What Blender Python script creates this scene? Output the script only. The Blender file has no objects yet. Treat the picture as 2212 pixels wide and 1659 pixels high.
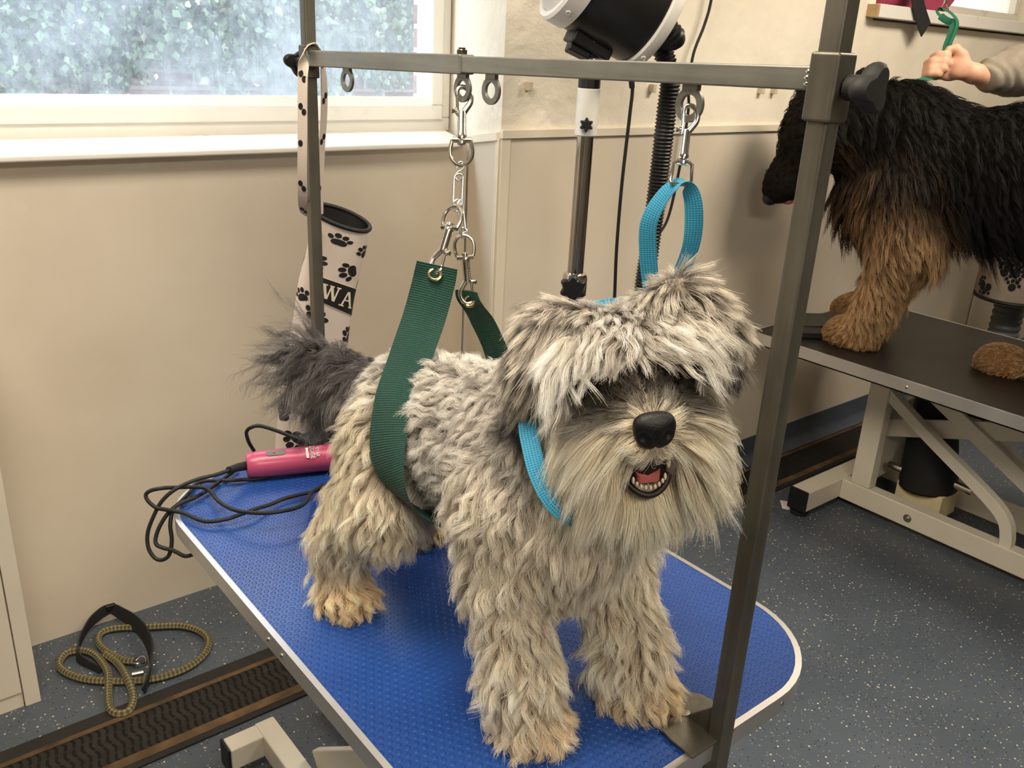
import bpy, bmesh, math, random
import numpy as np
from mathutils import Vector, Matrix, Quaternion
from mathutils.kdtree import KDTree

SC = bpy.context.scene
COL = SC.collection
random.seed(7)

# ------------------------------------------------------------------ camera
# world: X runs along the window wall (to the right), Y goes into that wall, Z up
cam_data = bpy.data.cameras.new('camera')
cam_data.sensor_width = 36.0
cam_data.lens = 1912.0 / 2212.0 * 36.0
cam_data.clip_start = 0.02
cam = bpy.data.objects.new('camera', cam_data)
COL.objects.link(cam)
cam.matrix_world = Matrix(((0.77880461, 0.18818958, -0.59837118, 0.0),
                           (-0.62545776, 0.30537218, -0.71801840, 0.0),
                           (0.04760233, 0.93345193, 0.35552990, 1.45),
                           (0, 0, 0, 1)))
SC.camera = cam

# ------------------------------------------------------------------ daylight, lamps, exposure
SC.view_settings.view_transform = 'Standard'
SC.view_settings.look = 'None'
SC.view_settings.gamma = 1.0
SC.view_settings.use_curve_mapping = False
SC.view_settings.exposure = 0.0
world = bpy.data.worlds.new('overcast_sky')
SC.world = world
world.use_nodes = True
_wn = world.node_tree.nodes
_bg = _wn['Background']
_bg.inputs['Color'].default_value = (0.80, 0.91, 1.0, 1)
_bg.inputs['Strength'].default_value = 9.5


def area_light(name, loc, rot, size, size_y, power, color, portal=False):
    l = bpy.data.lights.new(name, 'AREA')
    l.shape = 'RECTANGLE'
    l.size, l.size_y = size, size_y
    l.energy = power
    l.color = color
    if portal:
        l.cycles.is_portal = True
    o = bpy.data.objects.new(name, l)
    COL.objects.link(o)
    o.location = loc
    o.rotation_euler = rot
    return o


# sky entering by the two windows, and the warm ceiling panels of the room
area_light('window_portal', (0.70, 2.56, 1.75), (math.radians(-90), 0, 0), 2.0, 1.0, 1, (1, 1, 1), True)
WARM = (1.0, 0.88, 0.72)
area_light('ceiling_lamp', (-0.2, -1.3, 2.54), (0, 0, 0), 1.2, 0.6, 62, WARM)
area_light('ceiling_lamp', (2.7, 0.5, 2.54), (0, 0, 0), 1.2, 0.6, 56, WARM)
area_light('ceiling_lamp', (0.1, 0.9, 2.54), (0, 0, 0), 1.2, 0.6, 40, WARM)

# ------------------------------------------------------------------ helpers
def V(*a):
    return np.array(a, float)


RV, UV, TV = np.array([0.7788, -0.6255, 0.0476]), np.array([0.1882, 0.3054, 0.9335]), np.array([-0.5984, -0.7180, 0.3555])   # oblique axes of the room


def unit(v):
    v = np.asarray(v, float)
    return v / (np.linalg.norm(v) + 1e-12)


def smooth_path(pts, n=8, closed=False):
    """Catmull-Rom through the points."""
    P = np.asarray(pts, float)
    m = len(P)
    out = []
    segs = m if closed else m - 1
    for i in range(segs):
        if closed:
            p0, p1, p2, p3 = P[(i - 1) % m], P[i], P[(i + 1) % m], P[(i + 2) % m]
        else:
            p1, p2 = P[i], P[i + 1]
            p0 = P[i - 1] if i > 0 else 2 * p1 - p2
            p3 = P[i + 2] if i + 2 < m else 2 * p2 - p1
        for k in range(n):
            t = k / n
            out.append(0.5 * ((2 * p1) + (-p0 + p2) * t + (2 * p0 - 5 * p1 + 4 * p2 - p3) * t * t
                              + (-p0 + 3 * p1 - 3 * p2 + p3) * t ** 3))
    if not closed:
        out.append(P[-1])
    return np.array(out)


class MB:
    """collects shapes (world coordinates) for ONE mesh object"""

    def __init__(self):
        self.v = []
        self.f = []
        self.mi = []
        self.cur = 0

    def add(self, verts, faces):
        b = len(self.v)
        self.mi.extend([self.cur] * len(faces))
        self.v.extend([tuple(map(float, p)) for p in verts])
        self.f.extend([tuple(b + i for i in f) for f in faces])
        return self

    def box(self, c, s, rot=None):
        hx, hy, hz = s[0] / 2, s[1] / 2, s[2] / 2
        P = np.array([(x, y, z) for x in (-hx, hx) for y in (-hy, hy) for z in (-hz, hz)])
        if rot is not None:
            P = P @ np.asarray(rot).T
        P = P + np.asarray(c, float)
        return self.add(P, [(0, 1, 3, 2), (4, 6, 7, 5), (0, 4, 5, 1), (2, 3, 7, 6), (0, 2, 6, 4), (1, 5, 7, 3)])

    def box2(self, a, b):
        a, b = np.asarray(a, float), np.asarray(b, float)
        return self.box((a + b) / 2, np.abs(b - a))

    def bar(self, a, b, w, h, up=(0, 0, 1)):
        """rectangular bar from a to b; h is measured along up"""
        a, b = np.asarray(a, float), np.asarray(b, float)
        d = unit(b - a)
        u = np.asarray(up, float)
        u = unit(u - d * (u @ d))
        s = np.cross(d, u)
        rot = np.stack([d, s, u], axis=1)
        return self.box((a + b) / 2, (np.linalg.norm(b - a), w, h), rot)

    def tube(self, pts, r, n=10, closed=False, cap=True):
        P = np.asarray(pts, float)
        m = len(P)
        R = np.full(m, r) if np.isscalar(r) else np.asarray(r, float)
        if closed:
            T = np.roll(P, -1, 0) - np.roll(P, 1, 0)
        else:
            T = np.gradient(P, axis=0)
        T /= np.linalg.norm(T, axis=1)[:, None] + 1e-12
        a = V(0, 0, 1) if abs(T[0][2]) < 0.9 else V(1, 0, 0)
        u = unit(a - T[0] * (a @ T[0]))
        us = []
        for i in range(m):
            u = unit(u - T[i] * (u @ T[i]))
            us.append(u)
        us = np.array(us)
        if closed:  # distribute the twist
            w = np.cross(T[0], us[0])
            e = us[-1] - T[0] * (us[-1] @ T[0])
            ang = math.atan2(e @ w, e @ us[0])
            for i in range(m):
                k = -ang * i / m
                us[i] = us[i] * math.cos(k) + np.cross(T[i], us[i]) * math.sin(k)
        vs, fs = [], []
        for i in range(m):
            w = np.cross(T[i], us[i])
            for k in range(n):
                t = 2 * math.pi * k / n
                vs.append(P[i] + R[i] * (math.cos(t) * us[i] + math.sin(t) * w))
        rings = m if closed else m - 1
        for i in range(rings):
            j = (i + 1) % m
            for k in range(n):
                fs.append((i * n + k, i * n + (k + 1) % n, j * n + (k + 1) % n, j * n + k))
        if cap and not closed:
            fs.append(tuple(range(n - 1, -1, -1)))
            fs.append(tuple((m - 1) * n + k for k in range(n)))
        return self.add(vs, fs)

    def strap(self, pts, wid, w, t, closed=False):
        """flat band: wid = width direction (one or one per point), w width, t thickness"""
        P = np.asarray(pts, float)
        m = len(P)
        W = np.broadcast_to(np.asarray(wid, float), (m, 3)).copy()
        ws = np.full(m, w) if np.isscalar(w) else np.asarray(w, float)
        T = (np.roll(P, -1, 0) - np.roll(P, 1, 0)) if closed else np.gradient(P, axis=0)
        T /= np.linalg.norm(T, axis=1)[:, None] + 1e-12
        vs, fs = [], []
        for i in range(m):
            a = unit(W[i] - T[i] * (W[i] @ T[i]))
            nrm = np.cross(T[i], a)
            for sx, sy in ((-1, -1), (-0.5, -1), (0, -1), (0.5, -1), (1, -1), (1, 1), (0.5, 1), (0, 1), (-0.5, 1), (-1, 1)):
                vs.append(P[i] + a * sx * ws[i] / 2 + nrm * sy * t / 2)
        n = 10
        for i in range(m if closed else m - 1):
            j = (i + 1) % m
            for k in range(n):
                fs.append((i * n + k, i * n + (k + 1) % n, j * n + (k + 1) % n, j * n + k))
        if not closed:
            fs.append(tuple(range(n - 1, -1, -1)))
            fs.append(tuple((m - 1) * n + k for k in range(n)))
        return self.add(vs, fs)

    def lathe(self, prof, c, axis=(0, 0, 1), n=32, cap=True):
        """prof = [(radius, along)], c = origin, axis = direction"""
        ax = unit(axis)
        a = V(0, 0, 1) if abs(ax[2]) < 0.9 else V(1, 0, 0)
        u = unit(a - ax * (a @ ax))
        w = np.cross(ax, u)
        c = np.asarray(c, float)
        vs, fs = [], []
        for r, z in prof:
            for k in range(n):
                t = 2 * math.pi * k / n
                vs.append(c + ax * z + r * (math.cos(t) * u + math.sin(t) * w))
        for i in range(len(prof) - 1):
            for k in range(n):
                fs.append((i * n + k, i * n + (k + 1) % n, (i + 1) * n + (k + 1) % n, (i + 1) * n + k))
        if cap:
            fs.append(tuple(range(n - 1, -1, -1)))
            fs.append(tuple((len(prof) - 1) * n + k for k in range(n)))
        return self.add(vs, fs)

    def cyl(self, a, b, r, n=20):
        a, b = np.asarray(a, float), np.asarray(b, float)
        return self.lathe([(r, 0), (r, np.linalg.norm(b - a))], a, b - a, n)

    def ell(self, c, r, rot=None, nu=20, nv=12):
        vs, fs = [], []
        r = np.broadcast_to(np.asarray(r, float), (3,))
        for i in range(nv + 1):
            ph = math.pi * i / nv
            for k in range(nu):
                t = 2 * math.pi * k / nu
                p = V(math.sin(ph) * math.cos(t), math.sin(ph) * math.sin(t), math.cos(ph)) * r
                vs.append(p)
        vs = np.array(vs)
        if rot is not None:
            vs = vs @ np.asarray(rot).T
        for i in range(nv):
            for k in range(nu):
                fs.append((i * nu + k, (i + 1) * nu + k, (i + 1) * nu + (k + 1) % nu, i * nu + (k + 1) % nu))
        return self.add(vs + np.asarray(c, float), fs)

    def prism(self, poly, o, ax, ay, h0, h1):
        """2-D polygon placed at o with axes ax, ay, extruded along ax x ay from h0 to h1"""
        o, ax, ay = np.asarray(o, float), unit(ax), unit(ay)
        az = np.cross(ax, ay)
        n = len(poly)
        vs = [o + ax * x + ay * y + az * h0 for x, y in poly] + [o + ax * x + ay * y + az * h1 for x, y in poly]
        fs = [tuple(range(n - 1, -1, -1)), tuple(range(n, 2 * n))]
        fs += [(k, (k + 1) % n, n + (k + 1) % n, n + k) for k in range(n)]
        return self.add(vs, fs)

    def ring_plate(self, o, ax, ay, r0, r1, t, n=32, sx=1.0):
        """flat washer"""
        o, ax, ay = np.asarray(o, float), unit(ax), unit(ay)
        az = np.cross(ax, ay)
        vs, fs = [], []
        for k in range(n):
            a = 2 * math.pi * k / n
            d = ax * math.cos(a) * sx + ay * math.sin(a)
            for r, h in ((r0, -t / 2), (r1, -t / 2), (r1, t / 2), (r0, t / 2)):
                vs.append(o + d * r + az * h)
        for k in range(n):
            j = (k + 1) % n
            for q in range(4):
                fs.append((k * 4 + q, k * 4 + (q + 1) % 4, j * 4 + (q + 1) % 4, j * 4 + q))
        return self.add(vs, fs)


def make(name, mb, mat, parent=None, base=None, bevel=0.0, segs=2, smooth=35, subsurf=0):
    """link the collected shapes as one mesh object; base = origin (world)"""
    me = bpy.data.meshes.new(name)
    b = np.asarray(base if base is not None else (parent['_o'] if parent is not None else (0, 0, 0)), float)
    vs = np.asarray(mb.v, float) - b
    me.from_pydata(vs.tolist(), [], mb.f)
    bm = bmesh.new()
    bm.from_mesh(me)
    bmesh.ops.recalc_face_normals(bm, faces=bm.faces)
    bm.to_mesh(me)
    bm.free()
    me.update()
    if smooth:
        me.shade_smooth()
        me.set_sharp_from_angle(angle=math.radians(smooth))
    for mm in (mat if isinstance(mat, (list, tuple)) else [mat]):
        if mm is not None:
            me.materials.append(mm)
    if any(mb.mi):
        me.polygons.foreach_set('material_index', mb.mi)
    o = bpy.data.objects.new(name, me)
    COL.objects.link(o)
    if parent is not None:
        o.parent = parent
        po = np.asarray(parent['_o'], float)
        o.location = tuple(b - po)
    else:
        o.location = tuple(b)
    o['_o'] = [float(x) for x in b]
    if bevel > 0:
        m = o.modifiers.new('bevel', 'BEVEL')
        m.width = bevel
        m.segments = segs
        m.limit_method = 'ANGLE'
        m.angle_limit = math.radians(40)
        m.harden_normals = True
    if subsurf:
        m = o.modifiers.new('subsurf', 'SUBSURF')
        m.levels = m.render_levels = subsurf
    return o


def thing(name, label, cat, loc, group=None):
    o = bpy.data.objects.new(name, None)
    COL.objects.link(o)
    o.empty_display_size = 0.05
    o.location = loc
    o['_o'] = [float(x) for x in loc]
    return tag(o, label, cat, group)


def tag(o, label, cat, group=None, kind=None):
    o['label'] = label
    o['category'] = cat
    if group:
        o['group'] = group
    if kind:
        o['kind'] = kind
    return o


def struct(name, mb, mat, parent=None, label=None, **k):
    o = make(name, mb, mat, parent, **k)
    if parent is None:
        o['kind'] = 'structure'
        if label:
            o['label'] = label
    return o


def srgb(r, g, b):
    def c(x):
        x /= 255.0
        return x / 12.92 if x <= 0.04045 else ((x + 0.055) / 1.055) ** 2.4
    return (c(r), c(g), c(b), 1.0)


class NT:
    """short hand for building node materials"""

    def __init__(self, name):
        self.m = bpy.data.materials.new(name)
        self.m.use_nodes = True
        self.t = self.m.node_tree
        self.n = self.t.nodes
        self.bsdf = self.n['Principled BSDF']
        self.out = self.n['Material Output']

    def node(self, kind, **k):
        nd = self.n.new(kind)
        for a, b in k.items():
            setattr(nd, a, b)
        return nd

    def link(self, a, b):
        self.t.links.new(a, b)

    def math(self, op, a, b=None, c=None):
        nd = self.node('ShaderNodeMath', operation=op)
        for i, x in enumerate((a, b, c)):
            if x is None:
                continue
            if hasattr(x, 'is_linked'):
                self.link(x, nd.inputs[i])
            else:
                nd.inputs[i].default_value = x
        return nd.outputs[0]

    def coord(self, kind='Object', scale=None):
        c = self.node('ShaderNodeTexCoord').outputs[kind]
        if scale is not None:
            mp = self.node('ShaderNodeMapping')
            mp.inputs['Scale'].default_value = scale
            self.link(c, mp.inputs['Vector'])
            c = mp.outputs[0]
        return c

    def noise(self, vec, scale, detail=3, rough=0.55):
        nd = self.node('ShaderNodeTexNoise')
        nd.inputs['Scale'].default_value = scale
        nd.inputs['Detail'].default_value = detail
        nd.inputs['Roughness'].default_value = rough
        self.link(vec, nd.inputs['Vector'])
        return nd.outputs['Fac']

    def ramp(self, fac, stops):
        nd = self.node('ShaderNodeValToRGB')
        el = nd.color_ramp.elements
        while len(el) > 1:
            el.remove(el[0])
        el[0].position, el[0].color = stops[0]
        for p, c in stops[1:]:
            e = el.new(p)
            e.color = c
        self.link(fac, nd.inputs['Fac'])
        return nd.outputs['Color']

    def mix(self, fac, a, b, mode='MIX'):
        nd = self.node('ShaderNodeMix', data_type='RGBA', blend_type=mode)
        for i, x in ((0, fac), (6, a), (7, b)):
            if hasattr(x, 'is_linked'):
                self.link(x, nd.inputs[i])
            else:
                nd.inputs[i].default_value = x
        return nd.outputs[2]

    def bump(self, h, strength=0.3, dist=0.01):
        nd = self.node('ShaderNodeBump')
        nd.inputs['Strength'].default_value = strength
        nd.inputs['Distance'].default_value = dist
        self.link(h, nd.inputs['Height'])
        self.link(nd.outputs['Normal'], self.bsdf.inputs['Normal'])
        return nd

    def set(self, **k):
        names = dict(color='Base Color', rough='Roughness', metal='Metallic', spec='Specular IOR Level', coat='Coat Weight',
                     sheen='Sheen Weight', alpha='Alpha', trans='Transmission Weight', sub='Subsurface Weight')
        for a, b in k.items():
            s = self.bsdf.inputs[names[a]]
            if hasattr(b, 'is_linked'):
                self.link(b, s)
            else:
                s.default_value = b
        return self


def simple(name, rgb, rough=0.5, metal=0.0, var=0.12, nscale=20, bump=0.0, bscale=60, spec=0.5, coat=0.0):
    """a plain surface with a little wear: noise in colour and gloss, optional bump"""
    t = NT(name)
    c = t.coord()
    f = t.noise(c, nscale, 4)
    a = tuple(x * (1 - var) for x in rgb[:3]) + (1,)
    b = tuple(min(1, x * (1 + var)) for x in rgb[:3]) + (1,)
    t.set(color=t.ramp(f, [(0.3, a), (0.7, b)]), metal=metal, spec=spec, coat=coat)
    r = t.math('MULTIPLY_ADD', f, 0.2, rough - 0.1)
    t.set(rough=r)
    if bump:
        t.bump(t.noise(c, bscale, 4), bump, 0.002)
    return t.m


# shared materials
M = {}
M['white_plastic'] = simple('white_plastic', srgb(232, 228, 220), 0.4, var=0.04)
M['black_plastic'] = simple('black_plastic', srgb(22, 22, 24), 0.45)
M['black_rubber'] = simple('black_rubber', srgb(20, 20, 20), 0.6, bump=0.1)
M['chrome'] = simple('chrome', (0.72, 0.7, 0.66, 1), 0.14, 1.0, var=0.06)
M['nickel'] = simple('nickel', (0.62, 0.58, 0.5, 1), 0.22, 1.0, var=0.08)
M['brass'] = simple('brass', (0.72, 0.58, 0.3, 1), 0.25, 1.0)
M['zinc'] = simple('zinc', (0.42, 0.44, 0.43, 1), 0.4, 1.0)
M['cream_paint'] = simple('cream_paint', srgb(222, 214, 196), 0.4, var=0.04, nscale=9)

# ------------------------------------------------------------------ room shell
def m_plaster():
    t = NT('plaster')
    c = t.coord()
    n1 = t.noise(c, 3.0, 5)
    n2 = t.noise(c, 16, 5, 0.6)
    t.set(color=t.ramp(n1, [(0.3, srgb(226, 217, 198)), (0.7, srgb(238, 230, 213))]), rough=0.75, spec=0.3)
    vor = t.node('ShaderNodeTexVoronoi', feature='SMOOTH_F1')
    vor.inputs['Scale'].default_value = 14
    ds = t.node('ShaderNodeVectorMath', operation='MULTIPLY_ADD')
    cn = t.node('ShaderNodeTexNoise')
    cn.inputs['Scale'].default_value = 7
    t.link(c, cn.inputs['Vector'])
    t.link(cn.outputs['Color'], ds.inputs[0])
    ds.inputs[1].default_value = (0.25, 0.25, 0.25)
    t.link(c, ds.inputs[2])
    t.link(ds.outputs[0], vor.inputs['Vector'])
    h = t.math('ADD', t.math('MULTIPLY', n2, 1.0), t.math('MULTIPLY', vor.outputs['Distance'], 0.6))
    sx_ = t.node('ShaderNodeSeparateXYZ')
    t.link(c, sx_.inputs[0])
    mr = t.node('ShaderNodeMapRange')
    t.link(sx_.outputs['X'], mr.inputs['Value'])
    mr.inputs['From Min'].default_value = 1.45
    mr.inputs['From Max'].default_value = 1.95
    mr.inputs['To Min'].default_value = 1.0
    mr.inputs['To Max'].default_value = 0.32
    t.bump(t.math('MULTIPLY', h, mr.outputs[0]), 0.5, 0.02)
    return t.m


def m_panel():
    t = NT('wall_cladding')
    c = t.coord()
    n1 = t.noise(c, 2.2, 5)
    n2 = t.noise(c, 11, 6, 0.65)
    col = t.ramp(n1, [(0.35, srgb(212, 200, 181)), (0.65, srgb(222, 211, 193))])
    stain = t.ramp(n2, [(0.62, (0, 0, 0, 1)), (0.75, (1, 1, 1, 1))])
    col = t.mix(t.math('MULTIPLY', stain, 0.12), col, srgb(236, 232, 224))
    t.set(color=col, rough=t.math('MULTIPLY_ADD', n1, 0.15, 0.3), spec=0.4)
    t.bump(t.noise(c, 260, 2), 0.03, 0.001)
    return t.m


def m_floor():
    t = NT('safety_vinyl')
    c = t.coord()
    base = t.ramp(t.noise(c, 2.5, 4), [(0.3, srgb(70, 78, 88)), (0.7, srgb(83, 91, 101))])
    col = base
    for sc, th, rgb in ((85, 0.20, srgb(196, 188, 160)), (120, 0.22, srgb(28, 32, 48)), (70, 0.2, srgb(112, 120, 134)), (150, 0.2, srgb(160, 145, 104))):
        vo = t.node('ShaderNodeTexVoronoi')
        vo.inputs['Scale'].default_value = sc
        vo.inputs['Randomness'].default_value = 1.0
        t.link(c, vo.inputs['Vector'])
        pick = t.node('ShaderNodeSeparateColor')
        t.link(vo.outputs['Color'], pick.inputs[0])
        near = t.math('LESS_THAN', vo.outputs['Distance'], th)
        some = t.math('GREATER_THAN', pick.outputs[0], 0.72)
        col = t.mix(t.math('MULTIPLY', near, some), col, rgb)
    t.set(color=col, rough=0.42, spec=0.4)
    t.bump(t.noise(c, 300, 2), 0.08, 0.001)
    return t.m


def m_grate():
    """dark slotted chevron grating"""
    t = NT('drain_grating')
    c = t.coord()
    s = t.node('ShaderNodeSeparateXYZ')
    t.link(c, s.inputs[0])
    v = t.math('MULTIPLY', s.outputs['Y'], 1 / 0.032)
    zig = t.math('PINGPONG', v, 1.0)
    u = t.math('MULTIPLY_ADD', zig, 0.55, t.math('MULTIPLY', s.outputs['X'], 1 / 0.017))
    st = t.math('PINGPONG', u, 0.5)
    slot = t.math('LESS_THAN', st, 0.2)
    rib = t.math('GREATER_THAN', t.math('PINGPONG', t.math('ADD', v, 0.5), 0.5), 0.06)
    slot = t.math('MULTIPLY', slot, rib)
    col = t.ramp(t.noise(c, 30, 4), [(0.3, srgb(30, 28, 25)), (0.7, srgb(48, 44, 38))])
    col = t.mix(slot, col, srgb(8, 8, 8))
    t.set(color=col, rough=0.6, spec=0.3)
    t.bump(t.math('SUBTRACT', 1.0, slot), 0.8, 0.004)
    return t.m


M['plaster'] = m_plaster()
M['panel'] = m_panel()
M['floor'] = m_floor()
M['grate'] = m_grate()
M['pvc'] = simple('white_pvc', srgb(238, 234, 226), 0.3, var=0.03, nscale=6)
M['trim'] = simple('cladding_trim', srgb(228, 218, 198), 0.35, var=0.04, nscale=8)
M['ceiling'] = simple('ceiling_paint', srgb(238, 232, 218), 0.8, var=0.03, nscale=3)

M['dull'] = simple('low_bounce_paint', srgb(128, 120, 108), 0.8, var=0.05, nscale=3)  # unseen side and back walls toned dark to cut bounced light
WX0, WX1, WYB = -2.6, 5.4, -3.0      # left wall, right wall, back wall
YA, YB = 2.13, 1.79                  # window wall face, breast wall face
CX = 1.415                           # outer corner of the splay
SILL = 1.193

struct('floor', MB().box2((WX0 - 0.1, WYB - 0.1, -0.1), (WX1 + 0.1, 2.7, 0)), M['floor'], label='blue grey speckled safety vinyl floor')
struct('ceiling', MB().box2((WX0 - 0.1, WYB - 0.1, 2.6), (WX1 + 0.1, 2.7, 2.7)), M['ceiling'], label='white ceiling')
struct('wall_left', MB().box2((WX0 - 0.1, WYB, 0), (WX0, 2.6, 2.6)), M['dull'], label='unseen wall on the left, toned dark to cut bounced light')
struct('wall_behind', MB().box2((WX0 - 0.1, WYB - 0.1, 0), (WX1 + 0.1, WYB, 2.6)), M['dull'], label='unseen wall behind the camera, toned dark to cut bounced light')
struct('wall_right', MB().box2((WX1, WYB, 0), (WX1 + 0.1, 2.0, 2.6)), M['plaster'], label='cream wall on the right')

# window wall: cladding below the sill, plaster around the opening, splayed right reveal
wb = MB()
wb.box2((WX0, YA, 0), (1.56, 2.6, SILL - 0.012))
wb.box2((WX0, YA, 2.3), (1.56, 2.6, 2.6))
wb.box2((WX0, YA, SILL - 0.012), (-0.75, 2.6, 2.3))
wall_w = struct('wall_window', wb, M['panel'], label='cream clad wall under the window')
# breast wall with its splayed return (plan polygon), window opening cut at the right
pl = MB()
plan = [(1.705, 2.42), (1.705, 2.62), (3.02, 2.62), (3.02, YB), (CX, YB)]
pl.prism(plan, (0, 0, 0), (1, 0, 0), (0, 1, 0), 0, 2.6)
struct('wall_breast', pl, M['plaster'], label='rough cream plaster wall beside the window')
pr = MB()
pr.box2((3.02, YB, 0), (4.60, 2.62, 1.595))
pr.box2((3.02, YB, 2.25), (4.60, 2.62, 2.6))
pr.box2((4.60, YB, 0), (WX1 + 0.1, 2.62, 2.6))
struct('wall_back', pr, M['plaster'], label='cream wall behind the black table')

# hygienic cladding sheets on the breast wall and its return, with the capping trims
th = 0.004
cl = MB()
cl.box2((CX, YB - th, 0), (4.33, YB, 1.238))
cl.box2((4.336, YB - th, 0), (WX1, YB, 1.238))
ret = unit(V(1.705 - CX, 2.42 - YB, 0))
rn = V(-ret[1], ret[0], 0)
r0 = V(CX, YB, 0)
r1 = r0 + ret * 0.372
cl.add([r0 + rn * th, r1 + rn * th, r1 + rn * th + V(0, 0, 1.186), r0 + rn * th + V(0, 0, 1.232),
        r0, r1, r1 + V(0, 0, 1.186), r0 + V(0, 0, 1.232)],
       [(0, 1, 2, 3), (4, 7, 6, 5), (0, 3, 7, 4), (1, 5, 6, 2), (3, 2, 6, 7), (0, 4, 5, 1)])
struct('trim_1', cl, M['panel'], label='smooth cream cladding sheets on the breast wall')
tr = MB()
tr.bar((CX - 0.004, YB - 0.006, 1.246), (WX1, YB - 0.006, 1.246), 0.012, 0.022)
tr.bar(r0 + rn * 0.006 + V(0, 0, 1.240), r1 + rn * 0.006 + V(0, 0, 1.194), 0.012, 0.022)
tr.bar(V(CX + 0.012, YB - 0.006, 0), V(CX + 0.012, YB - 0.006, 1.24), 0.004, 0.03, up=(1, 0, 0))
tr.bar(r0 + rn * 0.006 + ret * 0.012, r0 + rn * 0.006 + ret * 0.012 + V(0, 0, 1.236), 0.004, 0.03, up=ret)
tr.bar(V(4.333, YB - 0.006, 0), V(4.333, YB - 0.006, 1.24), 0.004, 0.03, up=(1, 0, 0))
struct('trim_2', tr, M['trim'], label='cream plastic capping and corner trims', bevel=0.002)

# coved vinyl skirting and the timber edged floor drain along the wall
sk = MB()
prof = [(0.0, 0.112), (0.004, 0.112), (0.006, 0.05), (0.014, 0.02), (0.03, 0.006), (0.034, 0.0), (0.0, 0.0)]
sk.prism([(-a, b) for a, b in prof], (CX - 0.01, YB - 0.004, 0), (0, 1, 0), (0, 0, 1), 0, WX1 - CX)
M['cove'] = simple('cove_vinyl', srgb(74, 82, 96), 0.35, var=0.2, nscale=40)
struct('baseboard_back', sk, M['cove'], label='blue grey coved vinyl skirting')
dr = thing('floor_drain', 'long dark slotted floor drain with timber edging running along the wall', 'drain', (1.4, 1.66, 0))
make('grating', MB().box2((WX0, 1.617, 0.0), (WX1, 1.735, 0.004)), M['grate'], dr)
M['drain_edge'] = simple('drain_edge', srgb(30, 28, 26), 0.7, var=0.4, nscale=8, bump=0.3)
M['drain_wood'] = simple('drain_timber', srgb(88, 68, 44), 0.85, var=0.6, nscale=14, bump=0.3)
for y0, y1 in ((1.575, 1.592), (1.748, 1.785)):
    make('edge_strip', MB().box2((WX0, y0, 0), (WX1, y1, 0.005)), M['drain_edge'], dr)
for y0, y1 in ((1.592, 1.617), (1.735, 1.748)):
    make('timber_strip', MB().box2((WX0, y0, 0), (WX1, y1, 0.006)), M['drain_wood'], dr)

# ------------------------------------------------------------------ window 1
YW = 2.42
win = thing('window_1', 'large white plastic window with dirty glass', 'window', (0.5, YW, SILL))
del win['category']
win['kind'] = 'structure'
WR, WL, WT = 1.70, -0.72, 2.26
fr = MB()      # outer frame: sill rail 1.189-1.268 in two steps, right jamb, left jamb, head
for y0, y1, ins in ((YW, YW + 0.07, 0.0), (YW - 0.012, YW + 0.05, 0.035)):
    a = 0.036 if ins == 0 else 0.04
    zl, zh = SILL + ins, WT - ins
    xl, xr = WL + ins, WR - ins
    fr.box2((xl, y0, zl - 0.004), (xr, y1, zl + a))
    fr.box2((xl, y0, zh - a), (xr, y1, zh))
    fr.box2((xr - a, y0, zl + a), (xr, y1, zh - a))
    fr.box2((xl, y0, zl + a), (xl + a, y1, zh - a))
make('window_frame', fr, M['pvc'], win, bevel=0.004)
bd = MB()      # glazing bead, sloped
g0, g1 = 1.268, 1.29
for a, b in (((WL + 0.07, g0), (WR - 0.07, g1)),):
    x0, x1, zt = WL + 0.075, WR - 0.032, WT - 0.075
    bd.add([(x0, YW - 0.008, g0), (x1, YW - 0.008, g0), (x1 - 0.026, YW + 0.014, g1), (x0, YW + 0.014, g1),
            (x1, YW - 0.008, zt), (x1 - 0.026, YW + 0.014, zt), (x1 - 0.026, YW + 0.04, g1), (x1 - 0.026, YW + 0.04, zt),
            (x0, YW + 0.04, g1), (x1, YW + 0.04, g0), (x1, YW + 0.04, zt), (x0, YW + 0.04, g0)],
           [(0, 1, 2, 3), (1, 4, 5, 2), (2, 5, 7, 6), (3, 2, 6, 8), (1, 9, 10, 4), (0, 11, 9, 1), (9, 11, 8, 6), (9, 6, 7, 10), (4, 10, 7, 5), (0, 3, 8, 11)])
make('glazing_bead', bd, M['pvc'], win)
M['gasket'] = simple('gasket', srgb(46, 50, 58), 0.5)
make('gasket', MB().box2((1.628, YW + 0.03, 1.285), (1.656, YW + 0.045, WT - 0.08)), M['gasket'], win)


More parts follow.
